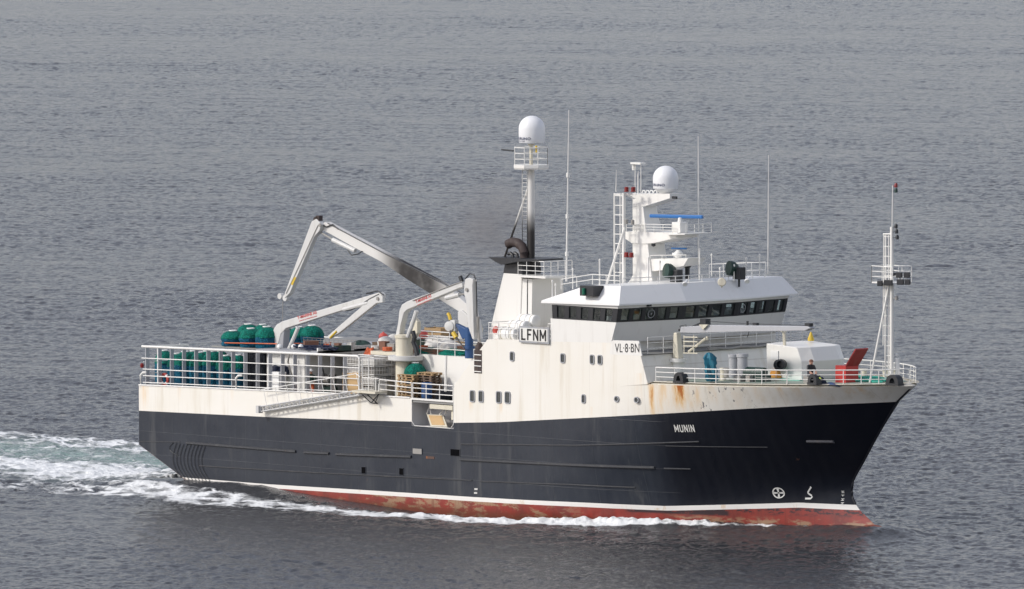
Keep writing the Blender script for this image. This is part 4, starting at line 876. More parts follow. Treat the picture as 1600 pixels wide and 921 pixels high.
# aft crane
Y1=-4.2
C1=pprism([(423,552),(428,530),(431,514),(436,507),(445,502),(596,457),(600,461),(599,466),(585,470),(450,513),(442,522),(434,552)],Y1,.36,'aft_crane',M['crane'],ship)
pprism([(432,552),(441,522),(449,515),(446,552)],Y1+.1,.5,'crane_pedestal',M['grey'],C1)
ptube([(450,549),(461,524),(466,512)],Y1-.25,.11,'lift_cylinder',M['crane'],C1)
pprism([(573,474),(582,468),(600,462),(600,473),(590,474),(531,521),(516,530),(513,526)],Y1-.3,.22,'crane_jib',M['crane'],C1)
ptube([(537,484),(575,474)],Y1-.32,.12,'jib_cylinder',M['crane'],C1)
ptube([(572,459),(590,455),(599,461),(601,468)],Y1-.2,.04,'crane_hose',M['black'],C1); ptube([(536,486),(548,485),(558,480),(578,467),(592,460)],Y1-.35,.03,'crane_hose',M['black'],C1)
ptube([(516,528),(526,518)],Y1-.42,.06,'jib_tip',M['yellow'],C1)
pline_text('T-MARINE AS',(465,499.5),(495,490.5),5,Y1-.195,M['markr'],C1); pline_text('www.t-marine.no',(467,503),(495,494.8),2.2,Y1-.195,M['markr'],C1)
ptube([(480,507),(480,493)],Y1+.4,.06,'lamp_pole',M['rail'],C1)
# middle crane
Y2=-4.8
mb=MB(); q=A(632,620,Y=Y2); zf=A(632,562,Y=Y2).z; zt_=A(632,528,Y=Y2).z
mb.lathe([(.50,5.7),(.50,zf),(.50,zt_),(.55,zt_),(.55,zt_+.15),(.3,zt_+.2)],(q.x,Y2,0),18); C2=S(mb,'middle_crane',M['cream'],smooth=True)
mb=MB(); mb.lathe([(.95,zf-.05),(1.0,zf),(1.0,zf+.22),(.5,zf+.23)],(q.x+.1,Y2,0),20); S(mb,'crane_collar',M['crane'],C2,smooth=True)
pprism([(621,529),(626,505),(628,486),(632,476),(640,471),(720,442),(726,442),(727,449),(722,450),(640,484),(635,489),(630,508),(627,529)],Y2,.42,'crane_boom',M['crane'],C2)
ptube([(637,527),(645,505),(651,486)],Y2-.28,.12,'lift_cylinder',M['crane'],C2)
pprism([(641,525),(643,505),(648,495),(655,503),(655,520),(650,528)],Y2+.35,.3,'crane_tank',M['cream'],C2)
ptube([(645,518),(648,527),(646,535),(650,545),(652,556)],Y2-.2,.13,'hose_bundle',M['black'],C2)
ptube([(697,466),(718,461)],Y2-.2,.13,'jib_cylinder',M['crane'],C2); ptube([(716,461),(730,459)],Y2-.2,.05,'jib_rod',M['steel'],C2)
pprism([(728,446),(730,436),(736,434),(742,437),(741,447),(743,520),(744,530),(741,530),(734,510),(731,470),(728,460)],Y2-.1,.3,'crane_jib',M['crane'],C2)
pprism([(737,437),(743,440),(741,452),(747,520),(748,530),(744,530)],Y2+.12,.18,'jib_extension',M['crane'],C2)
ptube([(727,436),(734,428),(741,430),(743,437)],Y2-.1,.035,'crane_hose',M['black'],C2); ptube([(719,432),(722,440)],Y2-.1,.12,'boom_lamp',M['black'],C2)
ptube([(747,495),(748,530),(750,537)],Y2-.1,.09,'crane_hose',M['steel'],C2)
mb=MB(); q=A(749,543,Y=Y2-.1); mb.lathe([(.22,-.25),(.25,0),(.07,.35)],tuple(q),10); mb.tube([q,q-Vector((0,0,.8))],.07); S(mb,'crane_hook_block',M['soot'],C2,smooth=True)
pline_text('T-MARINE AS',(650,474.5),(674,464.5),5,Y2-.225,M['markr'],C2); pline_text('www.t-marine.no',(652,478),(674,468.8),2.2,Y2-.225,M['markr'],C2)
# large rear crane
Y3=.8; xs0,xs1=A(640,400,Y=Y3).x,A(745,470,Y=Y3).x
bs=sootmat('boom_soot',A(585,410,Y=Y3).x,A(722,450,Y=Y3).x)
pprism([(723,530),(722,487),(728,484),(745,500),(748,530)],Y3,.7,'rear_crane',M['crane'],ship)
C3=SC.objects['rear_crane']
pprism([(507,351),(512,347),(700,446),(742,482),(748,520),(738,520),(722,487),(690,467),(640,436),(600,409),(560,388),(530,371),(510,360)],Y3,.5,'crane_boom',bs,C3)
pprism([(490,346),(497,342),(505,351),(502,361),(494,370),(456,458),(448,466),(447,461)],Y3-.35,.32,'crane_jib',M['crane'],C3)
mb=MB(); 
for px,py,r in ((439,463,.17),(447,466,.17)): mb.lathe([(r,-.12),(r,.12)],tuple(A(px,py,Y=Y3-.35)),14,ax=(0,1,0))
S(mb,'hook_sheave',M['crane'],C3,smooth=True)
ptube([(520,375),(555,392)],Y3-.3,.13,'jib_cylinder',M['crane'],C3); ptube([(502,364),(520,375)],Y3-.3,.05,'jib_rod',M['steel'],C3); ptube([(500,350),(510,355),(520,351),(528,358)],Y3-.3,.04,'crane_hose',M['black'],C3); ptube([(543,391),(549,399),(560,397),(566,393)],Y3-.3,.035,'crane_hose',M['black'],C3)
mb=MB(); q=A(496,344,Y=Y3-.3); mb.lathe([(.20,-.15),(.20,.15)],tuple(q),12,ax=(0,1,0)); mb.cbox(q+Vector((.15,0,.1)),(.25,.3,.3)); S(mb,'jib_winch',M['soot'],C3,smooth=True)
ptube([(442,470),(441,524)],Y3-.35,.018,'hoist_wire',M['steel'],C3)
mb=MB(); q=A(441,530,Y=Y3-.35); mb.lathe([(.04,-.25),(.16,.0),(.14,.12),(.03,.2)],tuple(q),10); S(mb,'lifting_hook',M['black'],C3,smooth=True)
ptube([(724,515),(747,515)],Y3+.3,.4,'slew_ring',M['cream'],C3)
ptube([(512,349),(600,396),(690,441),(722,459)],Y3-.28,.03,'crane_hose',M['black'],C3); ptube([(497,352),(470,410),(447,459)],Y3-.53,.022,'crane_hose',M['steel'],C3)
ptube([(645,470),(690,452),(722,440)],Y2-.24,.025,'crane_hose',M['steel'],C2); ptube([(744,440),(745,480),(746,520)],Y2-.05,.035,'crane_hose',M['black'],C2)
for px,py,Yq,cr in ((500,352,Y3-.55,C3),(729,453,Y2-.30,C2),(590,467,Y1-.44,C1),(733,505,Y3-.40,C3)):
    mb=MB(); q=A(px,py,Y=Yq); mb.lathe([(.10,-.03),(.10,.03)],tuple(q),12,ax=(0,1,0)); S(mb,'pivot_pin',M['steel'],cr,smooth=True)
mb=MB(); mb.prism([(A(x_,y_,Y=Y3-.53).x,A(x_,y_,Y=Y3-.53).z) for x_,y_ in ((459,433),(463,434),(457,446),(454,444))],Y3-.53,Y3-.51); S(mb,'warning_label',M['yellow'],C3)
# mid deckhouse with railed roof
hz=A(709,557,Y=-4.2).z; hx0,hx1=A(643,590,Y=-4.2).x,26.5
mb=MB(); mb.box((hx0,-4.2,5.7),(hx1,6.0,hz)); MH=S(mb,'mid_deckhouse',M['white'])
hxa=A(575,550,Y=-4.2).x
mb=MB(); mb.box((hxa,-4.0,hz-.22),(hx0,6.2,hz-.02)); mb.box((hxa+.2,-2.5,5.7),(hx0,6.0,hz-.23)); S(mb,'deckhouse_roof',M['cream'],MH)
mb=MB(); rail(mb,[(A(657,556,Y=-4.1).x,-4.1,hz),(A(738,556,Y=-4.1).x,-4.1,hz)],1.05,3,1.2,.025,.03); S(mb,'deckhouse_rail',M['rail'],MH); mb=MB(); rail(mb,[(hxa+.1,-2.0,hz),(hx0+.8,-2.0,hz)],1.1,3,1.3,.025,.032); S(mb,'deckhouse_rail',M['rail'],MH); mb=MB(); rail(mb,[(hxa+.1,5.9,hz),(26.5,5.9,hz)],1.1,3,1.3,.025,.032); S(mb,'deckhouse_rail',M['rail'],MH)
mb=MB(); q=A(628,585,Y=-4.0); mb.box((hx0-1.0,-2.56,6.0),(hx0-.25,-2.5,8.0)); S(mb,'brown_door',M['brown'],MH)
ptube([(697,556),(696,612)],-6.2,.07,'deckhouse_pillar',M['white'],MH)
mb=MB(); mb.box((17.0,-3.2,8.3),(17.2,6.2,8.65)); S(mb,'hatch_coaming',M['cream'])
# upper deckhouse behind the funnel, with rails
mb=MB(); uz=A(760,490,Y=1.0).z; ux0=A(722,500,Y=.0).x; mb.box((26.8,-1.0,8.0),(33,5.8,uz)); UH=S(mb,'upper_deckhouse',M['cream'])
mb=MB(); rail(mb,[(26.9,-.9,uz),(30,-.9,uz)],.95,3,1.0,.025,.03); rail(mb,[(26.9,5.6,uz),(32.5,5.6,uz)],.95,3,1.3,.025,.03); S(mb,'upper_rail',M['rail'],UH)
# life raft deck rail
mb=MB(); zr=9.84; rail(mb,[(29.2,-6.35,zr+.04),(26.95,-6.35,zr),(26.95,-4.0,zr)],.88,3,.7,.022,.026); S(mb,'raft_deck_rail',M['rail']); mb=MB(); rail(mb,[(30.8,-5.6,zr+.1),(31.9,-5.6,zr+.1)],.85,3,.6,.022,.026)
S(mb,'raft_deck_rail',M['rail'])
mb=MB(); 
for k in range(3):
    x=27.6+k*.7; mb.tube([(x,-6.2,zr),(x+.5,-5.4,zr+.45)],.035); mb.tube([(x+.5,-6.2,zr),(x,-5.4,zr+.45)],.035)
mb.tube([(27.4,-5.9,zr+.4),(29.8,-5.9,zr+.45)],.04); S(mb,'raft_cradle',M['steel'])
# mid rail by the pallets
mb=MB(); z0=6.28
rail(mb,[A(593,616,Y=-6.4),(OX0-.1,-6.4,z0)],.82,3,1.2,.028,.034); rail(mb,[(OX0,-6.4,z0),(24.2,-6.4,z0)],.82,3,1.15,.028,.034); S(mb,'mid_rail',M['rail'])
# accommodation ladder on the side
gw_=MB(); Yg=-6.92; gA,gB=A(407,640,Y=Yg),A(570,613,Y=Yg)
dirv=(gB-gA).normalized(); upv=Vector((-dirv.z,0,dirv.x))
for y in (-6.64,-6.92):
    for off in (-.12,.16):
        p=Vector((gA.x,y,gA.z))+upv*off; q=Vector((gB.x,y,gB.z))+upv*off; gw_.tube([p,q],.045,6)
    n=21
    for k in range(n+1): p=Vector((gA.x,y,gA.z)).lerp(Vector((gB.x,y,gB.z)),k/n); gw_.tube([p-upv*.12,p+upv*.16],.03 if k%2 else .06,4)
for k in range(24):
    p=Vector((gA.x,-6.64,gA.z)).lerp(Vector((gB.x,-6.64,gB.z)),(k+.5)/24); gw_.box((p.x-.08,-6.9,p.z-.02),(p.x+.08,-6.66,p.z+.02))
gw_.cbox((gA.x-.1,Yg,gA.z+.0),(.22,.34,.42)); AL=S(gw_,'accommodation_ladder',paint('aluminium',(.55,.55,.54),.4,.4,.2,sc=2))
g2=MB(); tops=[]
for k in range(9):
    p=Vector((gA.x,-6.95,gA.z)).lerp(Vector((gB.x,-6.95,gB.z)),(k+.6)/9)+upv*.16; t_=p+Vector((-.25,0,.9)) ; g2.tube([p,t_],.018,6); tops.append(t_)
g2.tube([tops[0]-Vector((.4,0,.08))]+tops+[A(562,589,Y=-6.95)],.028); S(g2,'ladder_handrail',M['rail'],AL)
g3=MB(); q0,q1=A(556,612,Y=-7.1),A(592,615,Y=-7.1); g3.box((q0.x,-7.4,q1.z-.02),(q1.x,-6.45,q1.z+.10)); S(g3,'ladder_platform',M['cream'],AL)
g4=MB(); 
for (c,d_) in (((566,617),(580,630)),((580,630),(592,616)),((592,616),(586,630)),((574,617),(590,631)),((580,630),(590,631))): g4.tube([A(*c,Y=-7.0),A(*d_,Y=-6.6)],.03)
S(g4,'platform_strut',M['black'],AL)
g5=MB(); 
for (px,y0,y1) in ((576,614,560),(587,614,590),(566,612,560),(592,616,600)): g5.tube([A(px,y0,Y=-6.9),A(px,y1,Y=-6.9)],.035)
g5.tube([A(566,590,Y=-6.9),A(592,592,Y=-6.9)],.03); S(g5,'platform_post',M['rail'],AL)
# blue net hauler
Yb=-4.5; mb=MB(); q=A(733,560,Y=Yb); mb.tube([q,A(733,512,Y=Yb)],.24,12); BH=S(mb,'net_hauler',M['blue'],smooth=True)
pprism([(713,505),(739,518),(733,528),(725,530)],Yb-.02,.3,'hauler_arm',M['blue'],BH)
mb=MB(); q=A(704,510,Y=Yb-.2); mb.lathe([(.05,-.25),(.28,-.2),(.28,-.08),(.12,0),(.28,.08),(.28,.2),(.05,.25)],tuple(q),16,ax=(.3,-1,0)); mb.cbox(q+Vector((.2,.1,.05)),(.35,.3,.6)); S(mb,'hauler_sheave',M['crane'],BH,smooth=True)
ptube([(704,500),(702,493),(700,490)],Yb-.2,.10,'hauler_motor',M['yellow'],BH); ptube([(708,520),(713,528)],Yb-.3,.13,'hauler_coupling',M['yellow'],BH); ptube([(700,513),(708,521),(716,532),(726,545)],Yb-.35,.04,'hauler_hose',M['black'],BH)
mb=MB(); q=A(733,545,Y=Yb); mb.lathe([(.34,0),(.34,.14)],(q.x,Yb,q.z),14); S(mb,'hauler_flange',M['blue'],BH,smooth=True)
# ------------------------------------------------------------ loose things on board
def pot(px,ty,Y,zb,r,label,group='conical crab pots lashed on the after deck',fr=.42):
    r*=random.uniform(.94,1.06); t=A(px+random.uniform(-1.5,1.5),ty+random.uniform(-1.5,1.5),Y=Y); h=t.z-zb; e=empty('crab_pot_stack',(t.x,Y,zb),label,'crab pots',group)
    hc=min(.72,h*fr); zc=h-hc
    mb=MB(); mb.lathe([(r*.93,0),(r*1.0,zc*.25),(r*.95,zc*.5),(r*1.02,zc*.75),(r*.99,zc)],(t.x,Y,zb),16,jit=.07); mb.build('blue_net',M['bnet'],e,smooth=True)
    mb=MB(); mb.lathe([(r*1.0,-.05),(r*1.03,0),(r*.99,hc*.2),(r*.92,hc*.45),(r*.78,hc*.68),(r*.56,hc*.88),(r*.33,hc*.99)],(t.x,Y,zb+zc),16,jit=.07); mb.build('green_net',M['gnet'],e,smooth=True)
    mb=MB(); mb.lathe([(r*.30,-.05),(r*.35,.01),(r*.34,.05),(r*.27,.05),(r*.24,.0)],(t.x,Y,zb+h),14); mb.build('entrance_ring',M['whitep'],e,smooth=True)
    return e
low=[(258,549,-3.6,.5,'crab pot stack nearest the stern, set back behind the fence beside the orange life ring'),
(276,552,-4.6,.5,'half hidden crab pot stack just forward of the sternmost one'),(290,549,-5.2,.56,'crab pot stack behind the fourth fence post from the stern'),
(312,551,-5.2,.56,'crab pot stack behind the fence, fifth post from the stern, bright green top'),(333,551,-5.2,.56,'crab pot stack behind the fence, next aft of the ones under the upper row'),
(302,550,-4.0,.5,'crab pot stack in the second row, seen between two pots at the fence'),(354,555,-5.3,.56,'crab pot stack with a white ring, below the strapped upper pots'),
(373,554,-5.3,.5,'crab pot stack beside the dark vertical tubes'),(345,550,-3.9,.5,'crab pot stack in shade behind the fence, second row forward'),(323,549,-3.9,.5,'crab pot stack in the second row behind the bright green one')]
for px,ty,Y,r,lb in low: pot(px,ty,Y,5.76,r*1.1,lb,fr=.36)
up=[(364,517,-4.4,'upper crab pot stack at the after end of the strapped row'),(391,515,-4.4,'upper crab pot stack in the middle of the strapped front row'),(418,512,-4.4,'upper crab pot stack close against the after crane boom'),
(388,507,-3.0,'taller upper crab pot stack behind the front row, after one'),(412,507,-3.0,'taller upper crab pot stack behind the front row, forward one'),
(446,513,-2.2,'upper crab pot stack between the crane boom and its cylinder'),(466,511,-2.0,'upper crab pot stack right of the crane cylinder'),(487,510,-1.8,'forwardmost upper crab pot stack beside the crane jib tip')]
for px,ty,Y,lb in up: pot(px,ty,Y,8.31,.64,lb,'crab pots on the roof of the after shelter',.46)
pot(649,566,-4.9,6.2,.66,'single green topped crab pot behind the wooden pallets amidships',None)
mb=MB()
for a_,b_,Y in (((351,536),(433,537.5),-5.06),):
    p,q=A(*a_,Y=Y),A(*b_,Y=Y); mb.tube([p+Vector((-.1,.6,0)),p,q],.035,6)
p,q=A(440,537,Y=-2.9),A(478,537,Y=-2.9); mb.tube([p,q],.035,6)
tag(mb.build('lashing_strap',M['orange'],origin=A(351,536,Y=-5.06)),'bright orange strap stretched round the upper row of crab pots','strap')
# life ring on the stern fence
mb=MB(); q=A(257,593,Y=-6.0); n=20; L=[]
for k in range(n):
    t=2*math.pi*k/n; c=Vector((q.x+.29*math.cos(t),-6.0,q.z+.29*math.sin(t))); rd_=Vector((math.cos(t),0,math.sin(t)))
    L.append([c+(rd_*math.cos(u)+Vector((0,1,0))*math.sin(u))*.085 for u in [2*math.pi*j/8 for j in range(8)]])
L.append(L[0]); mb.loft(L,cap=False); lr_=mb.build('life_ring',M['buoy'],smooth=True,origin=q); tag(lr_,'orange life ring hanging inside the stern fence','life ring')
mb=MB()
for t in (45,135,225,315): c=Vector((q.x+.29*math.cos(R(t)),-6.0,q.z+.29*math.sin(R(t)))); mb.lathe([(.095,-.05),(.095,.05)],tuple(c),8,ax=(-math.sin(R(t)),0,math.cos(R(t))))
mb.build('reflective_band',M['whitep'],lr_)
# orange buoys on the deckhouse roof
for px,py,Y,lb in ((599,527,-1.5,'orange buoy at the after corner of the deckhouse roof rail'),(662,524,-1.5,'orange buoy behind the middle crane, by the roof clutter')):
    q=A(px,py,Y=Y); mb=MB(); mb.lathe([(.02,-.27)]+[(.27*math.cos(t),.25*math.sin(t)) for t in np.linspace(-1.3,1.2,9)]+[(.05,.26),(.04,.30)],tuple(q),16); b_=mb.build('buoy',M['buoy'],smooth=True,origin=q); tag(b_,lb,'buoy','orange buoys on the deckhouse roof')
# sacks, boxes and gear on the deckhouse roof
sk=[(603,534,-2.2,.55,.55,'big white sack slumped at the after end of the deckhouse roof'),(615,530,-1.2,.5,.5,'white sack standing just aft of the middle crane'),(676,541,-2.6,.6,.42,'pale sack lying behind the roof rail forward of the middle crane'),
(700,540,-2.9,.75,.55,'large white sack behind the roof rail under the net hauler'),(716,545,-2.4,.5,.45,'smaller white sack beside the blue hauler post'),(688,533,0,.7,.5,'white sack heaped in the middle of the roof')]
for px,py,Y,r,h,lb in sk:
    q=A(px,py,Y=Y); z0=hz if px>640 or True else hz
    mb=MB(); L=[]
    for k,(rr,zz) in enumerate([(.75,0),(1.0,.2),(1.0,.55),(.75,.85),(.35,1.0),(.05,1.05)]):
        L.append([(q.x+r*rr*math.cos(t)*(1+.13*math.sin(3*t+k+px)),Y+r*.8*rr*math.sin(t)*(1+.12*math.cos(4*t+px)),z0+zz*max(.5,(q.z-z0)+h*.5)) for t in [2*math.pi*j/14 for j in range(14)]])
    mb.loft(L); tag(mb.build('sack',M['sack'],smooth=True,origin=(q.x,Y,z0)),lb,'sack','white sacks on the deckhouse roof')
def crate(name,c,d,mat,label,cat,group,slat=5,rz=0):
    e=empty(name,c,label,cat,group); m=Matrix.Rotation(rz,3,'Z'); C=Vector(c)
    mb=MB(); mb.cbox(C+Vector((0,0,.03)),(d[0],d[1],.06),0,0,m)
    for sx in(-1,1):
        for sy in(-1,1): mb.cbox(C+m@Vector((sx*(d[0]/2-.03),sy*(d[1]/2-.03),d[2]/2)),(.06,.06,d[2]),0,0,m)
    for k in range(slat):
        z=d[2]*(k+.6)/slat; w=d[2]/slat*.55
        for s_ in(-1,1):
            mb.cbox(C+m@Vector((0,s_*d[1]/2,z)),(d[0],.03,w),0,0,m); mb.cbox(C+m@Vector((s_*d[0]/2,0,z)),(.03,d[1],w),0,0,m)
    mb.build('slatted_frame',mat,e); return e
for i,(px,py,Y,d_,mt_,lb) in enumerate([(612,543,-2.6,(.9,.7,.55),'brown','brown slatted crate on the roof edge just aft of the middle crane'),(684,517,1.5,(1.2,.9,.5),'wood','wooden crate at the far side of the roof, left of the hauler'),(696,519,2.2,(1.3,.9,.55),'wood_dark','dark tilted crate beside the pale wooden one'),(676,549,-3.5,(1.0,.6,.45),'brown','reddish crate low behind the forward roof rail'),(692,550,-3.5,(.9,.6,.4),'brown','reddish crate second along behind the forward roof rail')]):
    q=A(px,py,Y=Y); crate('crate',(q.x,Y,hz),(d_[0],d_[1],max(.3,q.z-hz+.2)),M[mt_],lb,'crate','slatted crates on the deckhouse roof',4,.1*i)
# heaps of net on the roof
for (px,py,Y,rx,mt_,lb) in ((668,548,-3.4,.9,'gnet','green net heap on the roof edge forward of the middle crane'),(708,553,-3.4,1.2,'gnet','low green net pile at the foot of the blue hauler'),(682,532,-1.6,1.6,'sack','grey white longline coils heaped across the roof'),(563,545,-1.0,.7,'darkg','small dark green heap on the shelter roof near the cream hatch')):
    q=A(px,py,Y=Y); mb=MB(); zb_=hz if px>600 else 8.44; L=[]
    for k,(rr,zz) in enumerate([(1,0),(.95,.4),(.7,.75),(.4,.95),(.05,1.0)]):
        L.append([(q.x+rx*rr*math.cos(t)*(1+.15*math.sin(5*t+k*2)),Y+.6*rr*math.sin(t)*(1+.15*math.cos(4*t+k)),zb_+zz*max(.3,q.z-zb_+.15)*(1+.2*math.sin(3*t))) for t in [2*math.pi*j/22 for j in range(22)]])
    mb.loft(L); tag(mb.build('net_heap',M[mt_],smooth=True,origin=(q.x,Y,zb_)),lb,'net heap','heaps of net and line on the roofs')
for k,(px,py,Y,d_,mt_,lb) in enumerate([(612,549,-3.0,(.9,.5,.35),'steel','grey tool chest on the cream hatch aft of the middle crane'),(592,549,-2.2,(.6,.5,.3),'wood_dark','small dark box at the after end of the cream hatch'),(723,549,-3.0,(.5,.5,.45),'brown','rusty brown box beside the blue hauler post'),(668,529,-.5,(.8,.6,.45),'wood_dark','dark box in the middle of the roof behind the middle crane'),(655,540,-2.2,(.6,.6,.6),'darkg','dark green case right behind the middle crane column'),(486,546,-3.4,(.8,.5,.3),'brown','brown box near the wire fence on the shelter roof'),(535,549,-4.4,(.9,.4,.25),'darkg','low dark chest near the forward edge of the shelter roof')]):
    q=A(px,py,Y=Y); zb_=hz if px>570 else 8.45; mb=MB(); mb.cbox((q.x,Y,zb_+d_[2]/2),d_,0,.2*k); mb.cbox((q.x,Y,zb_+d_[2]+.02),(d_[0]*1.04,d_[1]*1.05,.05),0,.2*k); tag(mb.build('chest',M[mt_],bevel=.02,origin=(q.x,Y,zb_)),lb,'chest')
for k in range(7):
    x=lerp(14.9,19.0,k/6); y=-3.3+.5*math.sin(k*2.1); mb=MB()
    for j in range(3): mb.tube([(x+.26*math.cos(a_),y+.26*math.sin(a_),hz+.05+.07*j) for a_ in [2*math.pi*i/12 for i in range(13)]],.04,5)
    tag(mb.build('line_coil',M[['sack','brown','orange','sack','navy','sack','brown'][k]],origin=(x,y,hz)),'%s rope coil behind the deckhouse roof rail, %s from aft'%(['pale','brown','orange','grey white','navy','whitish','rust brown'][k],['first','second','third','fourth','fifth','sixth','seventh'][k]),'rope coil','rope coils on the deckhouse roof')
for k,(px,lb) in enumerate(((452,'short grey hose hanging inside the fence beside the white box'),(503,'black hose hanging from the shelter roof edge, after one'),(519,'black hose hanging from the shelter roof edge, forward one'))):
    mb=MB(); mb.tube([A(px,553,Y=-5.8),A(px-2,566,Y=-5.8),A(px+2,580,Y=-5.7),A(px+5,590+3*k,Y=-5.6)],.05,6); tag(mb.build('hose',M['black' if k else 'steel'],smooth=True,origin=A(px,553,Y=-5.8)),lb,'hose')
for k,(px,py,Y,w,mt_,lb) in enumerate([(600,541,-3.2,.5,'brown','rusty brown bin on the cream hatch, nearest the orange rope'),(642,546,-4.0,.35,'orange','small orange tub beside the foot of the middle crane'),(662,548,-3.7,.4,'orange','orange tub behind the rail, just forward of the middle crane'),(706,532,-1.0,.6,'ply','tan fish box on the roof behind the large white sack'),(720,536,-1.0,.6,'wood','brown fish box on the roof under the blue hauler arm'),(690,524,.8,.7,'brown','brown covered box at the far side of the roof, before the wooden crate'),(648,528,-.8,.5,'sack','pale box behind the middle crane boom foot'),(548,541,-3.8,.4,'sack','pale little box at the forward end of the shelter roof'),(528,543,-4.6,.35,'brown','brown little tub lying at the edge of the shelter roof')]):
    q=A(px,py,Y=Y); zb_=hz if px>570 else 8.45; mb=MB(); L=[]
    for sc_,zz in ((.88,0),(1,.42*w+.1),(1.06,.42*w+.1),(1.06,.42*w+.16),(.94,.42*w+.16),(.86,.10)): L.append([(q.x+sc_*w/2*a_,Y+sc_*w*.36*b_,zb_+zz+.12) for a_,b_ in ((-1,-1),(1,-1),(1,1),(-1,1))])
    mb.loft(L); mb.cbox((q.x,Y,zb_+.06),(w*.8,w*.6,.14)); tag(mb.build('tub',M[mt_],origin=(q.x,Y,zb_)),lb,'tub')
# orange rope bundles
for px,py,Y,lb in ((510,542,-3.0,'small orange rope bundle hanging on the shelter roof wire'),(576,550,-3.8,'orange rope bundle draped over the cream hatch corner')):
    q=A(px,py,Y=Y); mb=MB()
    for k in range(5): mb.tube([q+Vector((.28*math.cos(k*1.3+j),.15*math.sin(k+j*2),.22*math.sin(j*1.9+k))) for j in range(6)],.05,5)
    tag(mb.build('rope_bundle',M['orange'],origin=q),lb,'rope')
# wire-mesh baskets
wc=0
cols=[(A(566,560,Y=-4.6).x,-4.9),(A(566,560,Y=-4.6).x+1.25,-4.9),(A(566,560,Y=-4.6).x+1.25,-3.75),(A(566,560,Y=-4.6).x,-3.75)]
words=['after column by the fence end','forward column by the fence end','forward column, inner row','after column, inner row']
lev=['bottom basket','second basket up','third basket up','top basket']
for ci,(x,y) in enumerate(cols):
    for k in range(4):
        c=Vector((x,y,6.22+k*.53)); e=empty('wire_basket',c,'%s of the wire baskets, %s'%(lev[k],words[ci]),'basket','wire baskets stacked amidships')
        mb=MB(); w,d_,h=1.12,1.05,.5
        for z in (0.03,.25,.47):
            mb.tube([c+Vector((sx*w/2,sy*d_/2,z)) for sx,sy in((-1,-1),(1,-1),(1,1),(-1,1),(-1,-1))],.022 if z!=.25 else .012,4)
        for u in np.linspace(-.5,.5,6):
            for s_ in(-1,1): mb.tube([c+Vector((u*w,s_*d_/2,0)),c+Vector((u*w,s_*d_/2,.48))],.014,4); mb.tube([c+Vector((s_*w/2,u*d_,0)),c+Vector((s_*w/2,u*d_,.48))],.014,4)
        mb.build('wire_mesh',M['rail'],e)
        mb=MB(); mb.cbox(c+Vector((0,0,.2)),(w*.9,d_*.9,.34)); mb.build('basket_load',M['steel'] if (k+ci)%2 else M['sack'],e,bevel=.06)
# plank load and dark bin under / beside the baskets
mb=MB(); q=A(600,590,Y=-4.6); mb.cbox((q.x+.2,-4.6,6.95),(1.3,1.2,.08)); mb.cbox((q.x+.2,-4.6,6.55),(1.2,1.1,.7)); tag(mb.build('fish_bin',M['deckg'],bevel=.03,origin=(q.x+.2,-4.6,6.2)),'grey lidded bin forward of the wire baskets','bin')
# pallets
def pallet(c,mat,label,rz=0,group='wooden pallets stacked amidships'):
    e=empty('pallet',c,label,'pallet',group); m=Matrix.Rotation(rz,3,'Z'); C=Vector(c)
    mb=MB()
    for k in range(6): mb.cbox(C+m@Vector((0,lerp(-.36,.36,k/5),.125)),(1.2,.10,.022),0,0,m)
    for k in range(3): mb.cbox(C+m@Vector(((k-1)*.5,0,.106)),(.10,.80,.02),0,0,m)
    mb.build('deck_board',mat,e); mb=MB()
    for k in range(3): mb.cbox(C+m@Vector((0,lerp(-.35,.35,k/2),.011)),(1.2,.10,.022),0,0,m)
    for k in range(3): mb.cbox(C+m@Vector(((k-1)*.53,0,.100)),(.10,.78,.02),0,0,m)
    for i in range(3):
        for j in range(3): mb.cbox(C+m@Vector(((i-1)*.53,(j-1)*.35,.068)),(.14,.10,.088),0,0,m)
    mb.build('pallet_base',mat,e); return e
xp=A(640,600,Y=-5.5).x
ordn=['bottom','second','third','fourth','fifth','sixth','seventh','eighth','top']
for k in range(9): pallet((xp+.05*math.sin(k*2),-5.45,6.2+k*.142),M['wood'],'%s pallet of the pale wooden stack beside the middle crane'%ordn[k],.05*math.sin(k))
xq=A(672,590,Y=-4.9).x
for k in range(10): pallet((xq+.08*math.sin(k*2.2),-5.0,6.2+k*.142),M['wood'] if k>8 else M['wood_dark'],'%s pallet of the dark stack by the deckhouse wall'%(ordn+['uppermost, paler'])[k if k<8 else (8 if k==8 else 9)] if k!=8 else 'ninth pallet of the dark stack by the deckhouse wall, under the paler one',.07*math.sin(k*1.7))
mb=MB(); q=A(663,612,Y=-5.6); mb.lathe([(.29,0),(.30,.02),(.30,.3),(.32,.32),(.30,.34),(.30,.62),(.32,.64),(.30,.66),(.30,.9),(.27,.92)],(q.x+.35,-5.75,6.2),18); tag(mb.build('plastic_drum',M['blue'],smooth=True,origin=(q.x+.35,-5.75,6.2)),'blue plastic drum behind the rail between the pallets','drum')
mb=MB(); q=A(694,600,Y=-5.4); mb.lathe([(.5,0),(.62,.15),(.6,.35),(.3,.5),(.05,.52)],(q.x,-5.3,6.2),14,jit=.1); tag(mb.build('net_bundle',M['dnet'],smooth=True,origin=(q.x,-5.3,6.2)),'dark net bundle behind the rail above the side opening','net bundle')
for k,(px,w,lb) in enumerate(((545,.8,'tan plywood box on deck behind the fence, after one'),(558,.6,'tan plywood box next to the wire baskets'))):
    q=A(px,600,Y=-5.4); mb=MB(); mb.box((q.x-w/2,-5.5,5.8),(q.x+w/2,-4.7,A(px,583,Y=-5.4).z)); tag(mb.build('plywood_box',M['ply'],bevel=.02,origin=(q.x,-5.1,5.8)),lb,'box')
